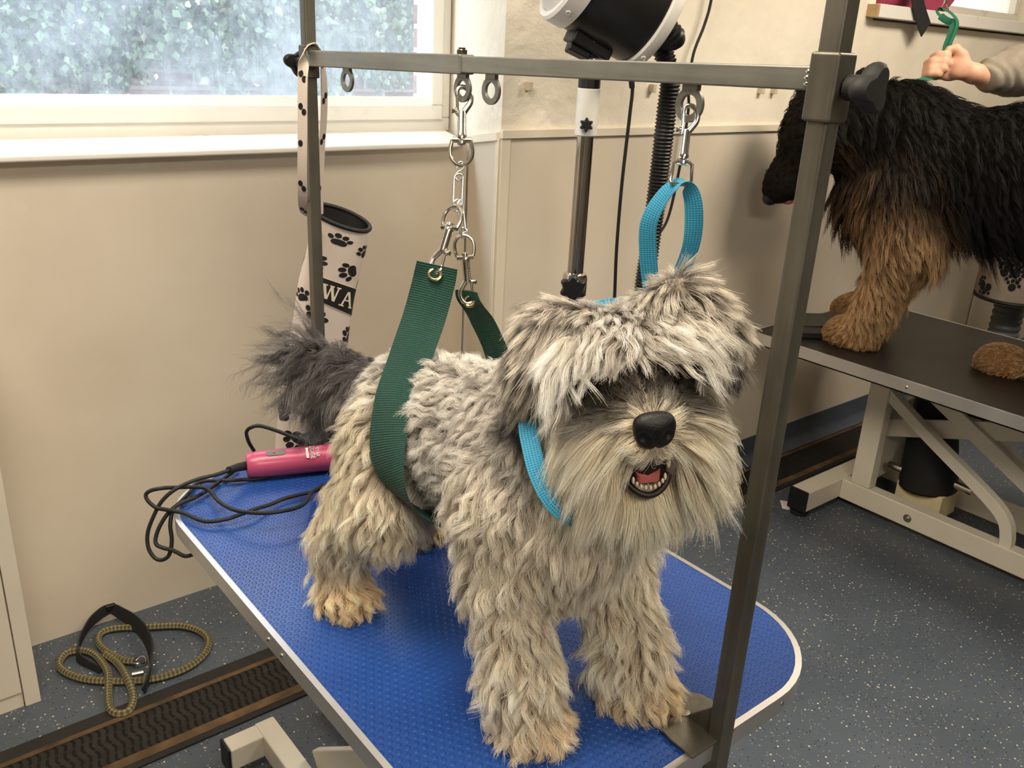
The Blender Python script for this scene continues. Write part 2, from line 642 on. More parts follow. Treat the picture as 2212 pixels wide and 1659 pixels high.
def m_glass():
    t = NT('dirty_glass')
    c = t.coord()
    n1 = t.noise(c, 2.6, 6, 0.6)
    n2 = t.noise(c, 24, 6, 0.7)
    n3 = t.noise(c, 170, 2, 0.6)
    sp = t.node('ShaderNodeSeparateXYZ')
    t.link(c, sp.inputs[0])
    vs = t.coord('Object', (160, 1, 9))
    drip = t.noise(vs, 1.0, 4, 0.6)
    d = t.math('ADD', t.math('MULTIPLY', n1, 0.75), t.math('MULTIPLY', n2, 0.35))
    d = t.math('ADD', d, t.math('MULTIPLY', drip, 0.16))
    d = t.math('ADD', d, t.math('MULTIPLY', t.math('GREATER_THAN', n3, 0.66), 0.06))
    fac = t.ramp(d, [(0.48, (0.05, 0.05, 0.05, 1)), (0.84, (0.44, 0.44, 0.44, 1))])
    tr = t.node('ShaderNodeBsdfTransparent')
    tl = t.node('ShaderNodeBsdfTranslucent')
    tl.inputs['Color'].default_value = (0.72, 0.82, 0.92, 1)
    gl = t.node('ShaderNodeBsdfGlossy')
    gl.inputs['Roughness'].default_value = 0.05
    m1 = t.node('ShaderNodeMixShader')
    t.link(fac, m1.inputs[0])
    t.link(tr.outputs[0], m1.inputs[1])
    t.link(tl.outputs[0], m1.inputs[2])
    m2 = t.node('ShaderNodeMixShader')
    m2.inputs[0].default_value = 0.05
    t.link(m1.outputs[0], m2.inputs[1])
    t.link(gl.outputs[0], m2.inputs[2])
    t.link(m2.outputs[0], t.out.inputs['Surface'])
    return t.m


M['glass'] = m_glass()
make('glass_pane', MB().box2((WL + 0.06, YW + 0.03, 1.27), (WR - 0.06, YW + 0.034, WT - 0.06)), M['glass'], win)
# sill board, running to the splay
sb = MB()
xe0 = CX + ret[0] * (2.085 - YB) / ret[1] - 0.05
sb.prism([(-0.78, 2.085), (xe0, 2.085), (1.545, 2.125), (1.70, 2.46), (-0.78, 2.46)], (0, 0, 0), (1, 0, 0), (0, 1, 0), SILL - 0.014, SILL)
make('window_sill', sb, M['pvc'], win, bevel=0.005, segs=3)

# ------------------------------------------------------------------ window 2 with its ledge (right)
w2 = thing('window_2', 'bright white window above the pink bag ledge', 'window', (3.8, YB, 1.62))
del w2['category']
w2['kind'] = 'structure'
f2 = MB()
for a, b in (((3.03, 2.0, 1.66), (4.6, 2.06, 1.70)), ((3.03, 2.0, 2.2), (4.6, 2.06, 2.25)), ((3.03, 2.0, 1.70), (3.07, 2.06, 2.2)), ((4.56, 2.0, 1.70), (4.6, 2.06, 2.2))):
    f2.box2(a, b)
make('window_frame', f2, M['pvc'], w2, bevel=0.004)
t = NT('obscure_glass')
tl = t.node('ShaderNodeBsdfTranslucent')
tl.inputs['Color'].default_value = (0.95, 0.95, 0.93, 1)
t.link(tl.outputs[0], t.out.inputs['Surface'])
M['frosted'] = t.m
make('glass_pane', MB().box2((3.06, 2.03, 1.69), (4.57, 2.036, 2.22)), M['frosted'], w2)
make('window_sill', MB().box2((2.985, 1.748, 1.602), (4.7, 2.03, 1.645)), M['pvc'], w2, bevel=0.003)
make('raw_end', MB().box2((2.972, 1.75, 1.604), (2.985, 1.79, 1.643)), simple('raw_timber', srgb(190, 160, 118), 0.8), w2)

# ------------------------------------------------------------------ outside: brick wall under ivy
def m_brick():
    t = NT('old_brick')
    c = t.node('ShaderNodeTexCoord').outputs['Object']
    mp = t.node('ShaderNodeMapping')
    mp.inputs['Rotation'].default_value = (math.radians(90), 0, 0)
    t.link(c, mp.inputs['Vector'])
    b = t.node('ShaderNodeTexBrick')
    b.inputs['Scale'].default_value = 1.0
    b.inputs['Brick Width'].default_value = 0.225
    b.inputs['Row Height'].default_value = 0.075
    b.inputs['Mortar Size'].default_value = 0.008
    b.inputs['Color1'].default_value = srgb(150, 84, 62)
    b.inputs['Color2'].default_value = srgb(120, 62, 50)
    b.inputs['Mortar'].default_value = srgb(190, 180, 165)
    t.link(mp.outputs[0], b.inputs['Vector'])
    t.set(color=b.outputs['Color'], rough=0.9)
    return t.m


M['brick'] = m_brick()
gw = make('garden_wall', MB().box2((-2.5, 4.3, -0.2), (6.0, 4.55, 3.2)), M['brick'])
tag(gw, 'red brick wall outside the window, mostly hidden by ivy', 'wall', kind='structure')
pier = make('brick_reveal', MB().box2((1.775, 2.625, -0.1), (2.3, 2.75, 2.7)), M['brick'])
pier['kind'] = 'structure'
pier['label'] = 'brick outer edge of the window opening'
gd = make('outside_ground', MB().box2((-4, 2.6, -0.25), (7, 6, -0.15)), simple('paving', srgb(150, 145, 135), 0.9))
gd['kind'] = 'structure'
gd['label'] = 'paving outside the window'

rng = np.random.default_rng(3)
t = NT('ivy_leaf')
info = t.node('ShaderNodeNewGeometry')
at = t.node('ShaderNodeAttribute', attribute_name='leaf_tone')
t.set(color=t.ramp(at.outputs['Fac'], [(0.0, srgb(26, 44, 30)), (0.45, srgb(62, 92, 60)), (0.8, srgb(110, 140, 98)), (1.0, srgb(190, 204, 170))]), rough=0.35)
M['ivy'] = t.m
NL = 68000
ctr = np.stack([rng.uniform(-1.9, 3.3, NL), 4.26 - np.abs(rng.normal(0, 0.11, NL)).clip(0, 0.3), 1.0 + 1.25 * rng.random(NL) ** 0.8], 1)
lowedge = 1.235 + 0.05 * np.sin(ctr[:, 0] * 5.3) + 0.05 * np.sin(ctr[:, 0] * 13.7 + 1) + rng.normal(0, 0.03, NL)
ctr = ctr[ctr[:, 2] > lowedge]
NL = len(ctr)
sz = rng.uniform(0.009, 0.024, NL)
nrm = rng.normal(0, 0.55, (NL, 3)) + np.array([0, -1.0, 0.35])
nrm /= np.linalg.norm(nrm, axis=1)[:, None]
up = rng.normal(0, 0.6, (NL, 3)) + np.array([0, 0, -1.0])
up -= nrm * np.sum(nrm * up, 1)[:, None]
up /= np.linalg.norm(up, axis=1)[:, None]
sd = np.cross(nrm, up)
lv = np.stack([ctr - up * sz[:, None], ctr + sd * sz[:, None] * 0.85 - up * sz[:, None] * 0.2 - nrm * sz[:, None] * 0.2,
               ctr + up * sz[:, None] * 1.1, ctr - sd * sz[:, None] * 0.85 - up * sz[:, None] * 0.2 - nrm * sz[:, None] * 0.2], 1).reshape(-1, 3)
base = np.array((0.7, 4.2, 1.2))
me = bpy.data.meshes.new('ivy')
idx = np.arange(NL)[:, None] * 4
tri = np.concatenate([idx + [0, 1, 2], idx + [0, 2, 3]], 1).reshape(-1, 3)
me.from_pydata((lv - base).tolist(), [], tri.tolist())
a = me.attributes.new('leaf_tone', 'FLOAT', 'POINT')
a.data.foreach_set('value', np.repeat(np.clip(rng.normal(0.45, 0.25, NL), 0, 1), 4))
me.materials.append(M['ivy'])
ivy = bpy.data.objects.new('ivy', me)
ivy.location = base
COL.objects.link(ivy)
tag(ivy, 'pale green ivy covering the brick wall outside the window', 'ivy', kind='stuff')

# ------------------------------------------------------------------ blue grooming table
TT = 0.714                       # table top height
TX0, TX1, TY0, TY1 = 0.387, 0.987, 0.460, 1.415


def round_rect(x0, x1, y0, y1, r, n=12):
    out = []
    for cx_, cy_, a0 in ((x1 - r, y0 + r, -90), (x1 - r, y1 - r, 0), (x0 + r, y1 - r, 90), (x0 + r, y0 + r, 180)):
        for k in range(n + 1):
            a = math.radians(a0 + 90 * k / n)
            out.append((cx_ + r * math.cos(a), cy_ + r * math.sin(a)))
    return out


def m_mat(name, c0, c1, pitch, rad, strength):
    """rubber with staggered raised coins (object coordinates in metres)"""
    t = NT(name)
    c = t.coord()
    s = t.node('ShaderNodeSeparateXYZ')
    t.link(c, s.inputs[0])
    hs = []
    for ox, oy in ((0, 0), (0.5, 0.866)):
        u = t.math('MULTIPLY_ADD', s.outputs['X'], 1 / pitch, 400 + ox)
        v = t.math('MULTIPLY_ADD', s.outputs['Y'], 1 / (pitch * 1.732), 400 + oy / 1.732)
        fu = t.math('SUBTRACT', t.math('FRACT', u), 0.5)
        fv = t.math('MULTIPLY', t.math('SUBTRACT', t.math('FRACT', v), 0.5), 1.732)
        d = t.math('SQRT', t.math('ADD', t.math('MULTIPLY', fu, fu), t.math('MULTIPLY', fv, fv)))
        hs.append(d)
    d = t.math('MINIMUM', hs[0], hs[1])
    mr = t.node('ShaderNodeMapRange', interpolation_type='SMOOTHSTEP')
    t.link(d, mr.inputs['Value'])
    mr.inputs['From Min'].default_value = rad / pitch - 0.05
    mr.inputs['From Max'].default_value = rad / pitch + 0.05
    mr.inputs['To Min'].default_value = 1
    mr.inputs['To Max'].default_value = 0
    f = t.noise(c, 6, 5)
    t.set(color=t.ramp(f, [(0.3, c0), (0.7, c1)]), rough=t.math('MULTIPLY_ADD', f, 0.12, 0.27), spec=0.6)
    t.bump(t.math('ADD', mr.outputs[0], t.math('MULTIPLY', t.noise(c, 400, 2), 0.06)), strength, 0.0012)
    return t.m


M['blue_mat'] = m_mat('blue_coin_rubber', srgb(24, 62, 132), srgb(30, 74, 148), 0.0112, 0.0032, 0.9)
M['alu'] = simple('brushed_aluminium', srgb(205, 203, 200), 0.42, 0.85, var=0.06, nscale=8)
tb = thing('grooming_table', 'blue rubber topped dog grooming table with white metal edging', 'table', (0.687, 0.94, 0))
oc = round_rect(TX0, TX1, TY0, TY1, 0.145)
ic = round_rect(TX0 + 0.008, TX1 - 0.008, TY0 + 0.008, TY1 - 0.008, 0.138)
mb = MB()
mb.prism(ic, (0, 0, 0), (1, 0, 0), (0, 1, 0), TT - 0.02, TT)
make('tabletop', mb, M['blue_mat'], tb, smooth=20)
mb = MB()
n = len(oc)
for rings in ([(oc, TT - 0.026), (oc, TT + 0.0008), (ic, TT + 0.0012), (ic, TT - 0.002)],):
    vs = [(x, y, z) for ring, z in rings for x, y in ring]
    fs = [(k * n + i, k * n + (i + 1) % n, (k + 1) * n + (i + 1) % n, (k + 1) * n + i) for k in range(3) for i in range(n)]
    mb.add(vs, fs)
mb.prism(round_rect(TX0 + 0.002, TX1 - 0.002, TY0 + 0.002, TY1 - 0.002, 0.143), (0, 0, 0), (1, 0, 0), (0, 1, 0), TT - 0.0255, TT - 0.022)
make('edge_trim', mb, M['alu'], tb, smooth=30)
for p, d in (((0.3905, 1.25), (-0.93, 0.3)), ((0.387, 0.942), (-1, 0)), ((0.387, 0.901), (-1, 0)), ((0.848, 0.4605), (0.0, -1)), ((0.987, 0.75), (1, 0))):
    d = unit(V(d[0], d[1], 0))
    s_ = MB().lathe([(0.0035, -0.002), (0.0035, 0.0008), (0.002, 0.0018)], V(p[0], p[1], TT - 0.013), d, 12)
    make('screw', s_, M['nickel'], tb)
# steel H base and scissor lift under the top
PW = M['cream_paint']
for sx in (-1, 1):
    make('base_rail', MB().box2((0.687 + sx * 0.1 - 0.022, 0.46, 0.02), (0.687 + sx * 0.1 + 0.022, 1.48, 0.075)), PW, tb, bevel=0.004)
    for y in (1.455, 0.46):
        ft = make('outrigger_foot', MB().box2((0.687 + sx * 0.12, y - 0.022, 0.02), (0.687 + sx * 0.192, y + 0.022, 0.075)), PW, tb, bevel=0.004)
        make('end_cap', MB().box2((0.687 + sx * 0.192, y - 0.023, 0.014), (0.687 + sx * 0.198, y + 0.023, 0.077)), M['black_plastic'], ft, bevel=0.002)
    make('lift_arm', MB().bar((0.687 + sx * 0.09, 0.56, 0.08), (0.687 + sx * 0.09, 1.3, TT - 0.06), 0.02, 0.05), PW, tb, bevel=0.003)
    make('lift_arm', MB().bar((0.687 + sx * 0.06, 1.3, 0.08), (0.687 + sx * 0.06, 0.56, TT - 0.06), 0.02, 0.05), PW, tb, bevel=0.003)
    make('upper_rail', MB().box2((0.687 + sx * 0.1 - 0.02, 0.5, TT - 0.066), (0.687 + sx * 0.1 + 0.02, 1.37, TT - 0.026)), PW, tb, bevel=0.003)
make('lift_cylinder', MB().cyl((0.687, 0.6, 0.09), (0.687, 1.0, 0.44), 0.035), M['black_plastic'], tb)


# ------------------------------------------------------------------ galvanised H frame clamped to the table
def m_zinc(name, tone, axis):
    t = NT(name)
    sc = [60, 60, 60]
    sc[axis] = 2.5
    streak = t.noise(t.coord('Object', tuple(sc)), 1.0, 4, 0.6)
    blot = t.noise(t.coord(), 14, 5, 0.65)
    f = t.math('ADD', t.math('MULTIPLY', streak, 0.6), t.math('MULTIPLY', blot, 0.4))
    lo = tuple(x * 0.62 for x in tone[:3]) + (1,)
    hi = tuple(min(1, x * 1.25) for x in tone[:3]) + (1,)
    t.set(color=t.ramp(f, [(0.3, lo), (0.55, tone), (0.75, hi)]), metal=0.75, rough=t.math('MULTIPLY_ADD', blot, 0.25, 0.36))
    t.bump(t.noise(t.coord(), 120, 3), 0.08, 0.001)
    return t.m


M['zinc_v'] = m_zinc('galvanised_post', srgb(118, 114, 103), 2)
M['zinc_h'] = m_zinc('galvanised_bar', srgb(152, 151, 143), 1)
PR, PL = V(0.7225, 0.460, 0), V(0.704, 1.400, 0)       # post feet on plan
JR, JL = V(0.7285, 0.462, 1.437), V(0.7030, 1.400, 1.417)
fr = thing('restraint_gantry', 'galvanised square tube frame with crossbar clamped over the blue table', 'frame', (0.713, 0.93, TT))
make('post', MB().bar(PR + V(0, 0, 0.60), V(0.7305, 0.463, 1.78), 0.0215, 0.0215, up=(0, 1, 0)), M['zinc_v'], fr, bevel=0.003)
make('post', MB().bar(PL + V(0, 0, 0.60), V(0.7025, 1.40, 1.78), 0.0195, 0.0195, up=(0, 1, 0)), M['zinc_v'], fr, bevel=0.003)
ud = unit(JL - JR)
mid = JR + (JL - JR) * 0.565
make('crossbar', MB().bar(JR, mid - ud * 0.01, 0.020, 0.0205), M['zinc_h'], fr, bevel=0.002)
ob = make('crossbar_sleeve', MB().bar(mid - ud * 0.012, JL, 0.0245, 0.0245), M['zinc_h'], fr, bevel=0.002)
mb = MB().lathe([(0.0075, 0), (0.0075, 0.006), (0.005, 0.007), (0.005, 0.009)], mid + V(0, 0, 0.0115), (0, 0, 1), 6)
make('lock_bolt', mb, M['nickel'], ob)
make('collar', MB().box2(JR + V(-0.0145, -0.0145, -0.036), JR + V(0.0145, 0.0145, 0.022)), M['zinc_v'], fr, bevel=0.003)
make('collar', MB().box2(JL + V(-0.0125, -0.0125, -0.03), JL + V(0.0125, 0.0125, 0.02)), M['zinc_v'], fr, bevel=0.002)
mb = MB()
for k in range(14):
    a = 2 * math.pi * k / 14
    mb.ell(JR + V(0.0115 * math.cos(a), 0.0155, 0.0115 * math.sin(a)), (0.0028, 0.0035, 0.0028), None, 8, 6)
make('weld', mb, M['nickel'], fr)


def lobed_knob(mb, c, axis, r, lobes, depth, t, ref=(0, 0, 1)):
    """star grip: lobed disc, domed"""
    ax = unit(axis)
    u = unit(np.asarray(ref, float) - ax * (ax @ np.asarray(ref, float)))
    w = np.cross(ax, u)
    n = lobes * 14
    prof = [(0.25, 0), (0.86, 0), (0.97, t * 0.25), (1.0, t * 0.5), (0.95, t * 0.8), (0.8, t), (0.2, t * 1.02)]
    vs, fs = [], []
    for s, h in prof:
        for k in range(n):
            a = 2 * math.pi * k / n
            rr = r * s * (1 - depth * (0.5 - 0.5 * math.cos(lobes * a)) ** 1.0)
            vs.append(np.asarray(c) + ax * h + rr * (math.cos(a) * u + math.sin(a) * w))
    for i in range(len(prof) - 1):
        for k in range(n):
            fs.append((i * n + k, i * n + (k + 1) % n, (i + 1) * n + (k + 1) % n, (i + 1) * n + k))
    fs.append(tuple(range(n - 1, -1, -1)))
    fs.append(tuple((len(prof) - 1) * n + k for k in range(n)))
    mb.add(vs, fs)


kb = MB()
kc = JR + V(0.002, -0.030, -0.006)
lobed_knob(kb, kc, (0, -1, 0), 0.024, 3, 0.42, 0.016, ref=(0.5, 0, 1))
kb.cyl(kc + V(0, 0.012, 0), kc, 0.011)
M['knob'] = simple('matt_knob', srgb(40, 39, 38), 0.7, bump=0.1)
k_ = make('clamp_knob', kb, M['knob'], fr)
make('knob_bolt', MB().cyl(JR + V(0.002, -0.0145, -0.006), kc, 0.0045).lathe([(0.008, 0), (0.008, 0.006)], JR + V(0.002, -0.021, -0.006), (0, 1, 0), 6), M['brass'], k_)
kb = MB()
kc = JL + V(-0.006, 0.026, -0.008)
lobed_knob(kb, kc, (0, 1, 0), 0.024, 3, 0.42, 0.013, ref=(-1, 0, 0.25))
kb.cyl(kc - V(0, 0.014, 0), kc, 0.009)
make('clamp_knob', kb, M['black_plastic'], fr)
# flat welded rings under the bar
for y, ly in ((1.280, 0.0), (0.988, 0.0), (0.929, 0.0), (0.613, 0.0)):
    s = (y - JR[1]) / (JL[1] - JR[1])
    p = JR + (JL - JR) * s
    r1 = 0.0172
    mb = MB().ring_plate(p + V(0, 0, -0.0105 - r1 - 0.002), ud, (0, 0, 1), 0.0098, r1, 0.0045)
    mb.box(p + V(0, 0, -0.0125), (0.006, 0.02, 0.008))
    make('eye_ring', mb, M['zinc_h'], fr, bevel=0.0006)
# foot plates with gusset, and C clamp below
for P, s in ((PR, 1), (PL, -1)):
    mb = MB()
    pts = [(-0.052, -0.004), (-0.052, 0.03)]
    for k in range(9):
        a = math.radians(180 - 180 * k / 8)
        pts.append((0.0 + 0.045 * math.cos(a) - 0.004, 0.045 + 0.036 * math.sin(a)))
    pts += [(0.03, 0.03), (0.022, -0.004)]
    pts = [(x, y * s) for x, y in pts]
    if s < 0:
        pts = pts[::-1]
    mb.prism(pts, P + V(0, 0, TT), (1, 0, 0), (0, 1, 0), 0.0015, 0.0055)
    fp = make('foot_plate', mb, M['zinc_v'], fr, bevel=0.001)
    mb = MB()
    o = P + V(-0.004, 0, TT + 0.0055)
    mb.prism([(0.009 * s, 0), (0.044 * s, 0), (0.012 * s, 0.034), (0.009 * s, 0.034)] if s > 0 else [(0.009 * s, 0.034), (0.012 * s, 0.034), (0.044 * s, 0), (0.009 * s, 0)],
             o, (0, 1, 0), (0, 0, 1), -0.003, 0.003)
    mb.lathe([(0.008, 0), (0.008, 0.002), (0.005, 0.003)], P + V(-0.006, 0.05 * s, TT + 0.0055), (0, 0, 1), 16)
    make('gusset', mb, M['zinc_v'], fp)
    mb = MB().box2(P + V(-0.014, -0.02 * s, TT - 0.08), P + V(0.014, 0.05 * s, TT - 0.074))
    mb.cyl(P + V(0, 0.03 * s, TT - 0.12), P + V(0, 0.03 * s, TT - 0.03), 0.005)
    make('clamp_foot', mb, M['zinc_v'], fr)

# ------------------------------------------------------------------ text as mesh, used for print on things
def text_mesh(body, size, o, ax, ay, mat, parent, name, depth=0.0004, shear=0.0):
    cu = bpy.data.curves.new('lettering', 'FONT')
    cu.body = body
    cu.size = size
    cu.extrude = depth
    cu.align_x = 'CENTER'
    cu.align_y = 'CENTER'
    cu.resolution_u = 3
    tmp = bpy.data.objects.new('lettering', cu)
    COL.objects.link(tmp)
    dg = bpy.context.evaluated_depsgraph_get()
    me = bpy.data.meshes.new_from_object(tmp.evaluated_get(dg))
    bpy.data.objects.remove(tmp)
    bpy.data.curves.remove(cu)
    ax, ay = unit(ax), unit(ay)
    az = np.cross(ax, ay)
    co = np.empty(len(me.vertices) * 3)
    me.vertices.foreach_get('co', co)
    co = co.reshape(-1, 3)
    po = np.asarray(parent['_o'], float)
    w = np.asarray(o, float) + co[:, :1] * ax + co[:, 1:2] * ay + co[:, 2:] * az - po
    me.vertices.foreach_set('co', w.ravel())
    me.materials.clear()
    me.materials.append(mat)
    me.name = name
    ob = bpy.data.objects.new(name, me)
    COL.objects.link(ob)
    ob.parent = parent
    ob['_o'] = list(po)
    return ob


# ------------------------------------------------------------------ pink clipper with its cord
M['pink'] = simple('pink_shell', srgb(192, 80, 114), 0.32, var=0.04)
M['grey_switch'] = simple('grey_switch', srgb(120, 118, 114), 0.4)
M['white_print'] = simple('white_print', srgb(240, 225, 225), 0.5)
A0, A1 = V(0.541, 1.366, 0.7405), V(0.712, 1.308, 0.7385)
cd = unit(A1 - A0)
cs = unit(np.cross((0, 0, 1), cd))
cu_ = np.cross(cd, cs)
cl_ = thing('hair_clipper', 'pink corded hair clipper lying on the blue table behind the schnauzer', 'clipper', tuple((A0 + A1) / 2 * V(1, 1, 0) + V(0, 0, TT)))
mb = MB()
prof = [(0.010, -0.001), (0.0195, 0.0), (0.0222, 0.004), (0.0235, 0.02), (0.0242, 0.06), (0.0238, 0.10), (0.0236, 0.125), (0.0246, 0.142), (0.0245, 0.158), (0.022, 0.165), (0.012, 0.166)]
mb.lathe(prof, A0, cd, 36)
bd_ = make('body', mb, M['pink'], cl_, smooth=50)
mb = MB().lathe([(0.0243, 0.0585), (0.02437, 0.0592), (0.0243, 0.06)], A0, cd, 36, cap=False)
# seam groove and switch on top towards the camera
cam_dir = unit(V(0, 0, 1.45) - A0)
sd_ = unit(cam_dir - cd * (cam_dir @ cd))
top = unit(cu_ * 0.92 + sd_ * 0.4)
side = np.cross(cd, top)
mb = MB()
for i in range(10):
    pass
c = A0 + cd * 0.05 + top * 0.0228
mb.prism(round_rect(-0.017, 0.017, -0.0065, 0.0065, 0.0055, 5), c, cd, side, -0.002, 0.0022)
sw = make('switch', mb, M['grey_switch'], cl_, bevel=0.0008)
make('switch_mark', MB().box(c + top * 0.0024 - cd * 0.003, (0.004, 0.003, 0.0006), np.stack([cd, side, top], 1)), simple('red_mark', srgb(200, 50, 40), 0.5), sw)
pr_ = unit(sd_ * 0.75 + cu_ * 0.66)
sp = np.cross(pr_, cd)
o = A0 + cd * 0.112 + pr_ * 0.0239
text_mesh('STAR', 0.0085, o + cd * 0.009, -np.cross(pr_, cd), cd, M['white_print'], cl_, 'lettering', 0.0006)
text_mesh('EDGE', 0.0105, o, -np.cross(pr_, cd), cd, M['white_print'], cl_, 'lettering', 0.0006)
make('print_block', MB().box(o - cd * 0.0085, (0.0045, 0.021, 0.0008), np.stack([cd, np.cross(pr_, cd), pr_], 1)), M['white_print'], cl_)
mb = MB().box(A0 + cd * 0.172, (0.016, 0.044, 0.018), np.stack([cd, cs, cu_], 1))
mb.box(A0 + cd * 0.188 - cu_ * 0.004, (0.03, 0.042, 0.006), np.stack([cd, cs, cu_], 1))
make('blade', mb, M['white_plastic'], cl_, bevel=0.001)
rel = V(0.497, 1.335, 0.7560)
mb = MB().tube([A0 + cd * 0.002, A0 * 0.5 + rel * 0.5 + V(0, 0, 0.001), rel], [0.0082, 0.0072, 0.0062], 14)
make('strain_relief', mb, M['black_rubber'], cl_)
cordA = [tuple(rel), (0.470, 1.327, 0.758), (0.444, 1.330, 0.757), (0.418, 1.335, 0.750), (0.399, 1.338, 0.741), (0.382, 1.340, 0.726), (0.367, 1.339, 0.703), (0.356, 1.336, 0.681), (0.352, 1.328, 0.660), (0.356, 1.317, 0.645), (0.364, 1.308, 0.641), (0.374, 1.302, 0.647), (0.380, 1.302, 0.660), (0.384, 1.306, 0.676), (0.386, 1.313, 0.698), (0.396, 1.322, 0.718), (0.418, 1.341, 0.7205), (0.438, 1.362, 0.7205), (0.455, 1.383, 0.7205), (0.474, 1.386, 0.7205), (0.500, 1.371, 0.7205), (0.531, 1.357, 0.7195), (0.561, 1.345, 0.7195), (0.60, 1.345, 0.7190), (0.635, 1.342, 0.7190)]
cordB = [(0.570, 1.400, 0.748), (0.560, 1.395, 0.768), (0.553, 1.386, 0.786), (0.549, 1.376, 0.800), (0.553, 1.367, 0.810), (0.566, 1.360, 0.813), (0.586, 1.346, 0.806), (0.605, 1.330, 0.797), (0.620, 1.318, 0.789)]
cordC = [(0.540, 1.402, 0.721), (0.504, 1.378, 0.721), (0.466, 1.352, 0.721), (0.437, 1.337, 0.721), (0.409, 1.325, 0.724), (0.390, 1.325, 0.714), (0.374, 1.325, 0.695), (0.364, 1.322, 0.677), (0.362, 1.316, 0.667), (0.370, 1.307, 0.662), (0.379, 1.296, 0.661), (0.384, 1.285, 0.660), (0.392, 1.268, 0.659), (0.41, 1.262, 0.662)]
cordD = [(0.655, 1.262, 0.722), (0.611, 1.247, 0.722), (0.585, 1.251, 0.721), (0.558, 1.252, 0.721), (0.527, 1.243, 0.723), (0.496, 1.232, 0.729), (0.469, 1.228, 0.729), (0.446, 1.232, 0.726), (0.419, 1.248, 0.724), (0.402, 1.290, 0.724), (0.386, 1.323, 0.720), (0.374, 1.338, 0.721), (0.366, 1.350, 0.730), (0.365, 1.356, 0.739), (0.373, 1.353, 0.746), (0.390, 1.345, 0.749), (0.414, 1.350, 0.741), (0.438, 1.350, 0.735), (0.455, 1.345, 0.731), (0.460, 1.322, 0.731), (0.455, 1.288, 0.736), (0.453, 1.257, 0.741), (0.458, 1.228, 0.743), (0.470, 1.201, 0.746), (0.494, 1.176, 0.749), (0.522, 1.167, 0.749), (0.547, 1.172, 0.746), (0.571, 1.195, 0.738), (0.597, 1.231, 0.730), (0.632, 1.258, 0.722)]
mb = MB()
for pth in (cordA, cordB, cordC, cordD):
    mb.tube(smooth_path(pth, 6), 0.0033, 10)
make('cord', mb, M['black_rubber'], cl_)
# moulded plug / adapter lying behind the clipper
pg = thing('power_plug', 'black moulded plug and adapter lying behind the pink clipper', 'plug', (0.66, 1.345, TT))
d0, d1 = V(0.612, 1.328, 0.792), V(0.655, 1.35, 0.758)
mb = MB()
rr = [0.0045 + 0.0022 * ((k // 2) % 2) for k in range(14)]
mb.tube([d0 + (d1 - d0) * k / 13 for k in range(14)], rr, 12)
make('ribbed_relief', mb, M['black_rubber'], pg)
mb = MB().box(V(0.680, 1.360, 0.7455), (0.070, 0.046, 0.048), None)
make('body', mb, M['black_plastic'], pg, bevel=0.006, segs=3)

# ------------------------------------------------------------------ paw print sleeve hanging from the crossbar
M['canvas'] = simple('cream_canvas', srgb(214, 200, 186), 0.8, var=0.06, nscale=12, bump=0.15, bscale=400)
M['paw_black'] = simple('black_print', srgb(20, 19, 21), 0.6)
M['cream_print'] = simple('cream_print', srgb(226, 212, 186), 0.7)
sl = thing('paw_print_sleeve', 'white fabric sleeve with black paw prints hanging from the crossbar', 'sleeve', (0.74, 1.48, TT))
# stations down the sleeve: left and right edge in the plane y=1.48
ST = [(V(0.742, 1.480, 1.156), V(0.856, 1.480, 1.122)), (V(0.731, 1.480, 1.09), V(0.842, 1.480, 1.058)),
      (V(0.711, 1.480, 1.028), V(0.819, 1.480, 0.985)), (V(0.698, 1.480, 0.965), V(0.805, 1.480, 0.905)),
      (V(0.676, 1.480, 0.865), V(0.792, 1.480, 0.82)), (V(0.657, 1.480, 0.77), V(0.782, 1.480, 0.735)),
      (V(0.645, 1.480, 0.68), V(0.772, 1.480, 0.66)), (V(0.642, 1.480, 0.60), V(0.768, 1.480, 0.585))]
SLs = smooth_path([a for a, b in ST], 5)
SRs = smooth_path([b for a, b in ST], 5)
DEP = 0.036


def sleeve_pt(a, v, off=0.0):
    """a: angle (0 = towards the camera side), v: station index (float)"""
    i = min(max(v, 0), len(SLs) - 1.001)
    k = int(i)
    t_ = i - k
    L = SLs[k] * (1 - t_) + SLs[k + 1] * t_
    R_ = SRs[k] * (1 - t_) + SRs[k + 1] * t_
    c_ = (L + R_) / 2
    h = (R_ - L) / 2
    hl = np.linalg.norm(h)
    tilt = -0.016 * math.cos(a) * max(0.0, 1 - v / 5.0)      # the mouth tips towards the room
    return c_ + h * (1 + off / hl) * math.sin(a) + V(0, -1, 0) * (DEP + off) * math.cos(a) + V(0, 0, tilt)


mb = MB()
NA = 36
nst = len(SLs)
vs = [sleeve_pt(2 * math.pi * k / NA, i) for i in range(nst) for k in range(NA)]
vs += [sleeve_pt(2 * math.pi * k / NA, i, -0.002) for i in (0, 6) for k in range(NA)]
fs = [(i * NA + k, i * NA + (k + 1) % NA, (i + 1) * NA + (k + 1) % NA, (i + 1) * NA + k) for i in range(nst - 1) for k in range(NA)]
b0 = nst * NA
mb.add(vs, fs)
mb.cur = 1
mb.add([], [(q - len(vs) for q in f_) for f_ in [(b0 + k, b0 + (k + 1) % NA, (k + 1) % NA, k) for k in range(NA)] + [(b0 + NA + k, b0 + NA + (k + 1) % NA, b0 + (k + 1) % NA, b0 + k) for k in range(NA)]])
mb.cur = 0
PX_ = 0.0545   # half width -> angle scale
DV = 0.0172    # metres per station step


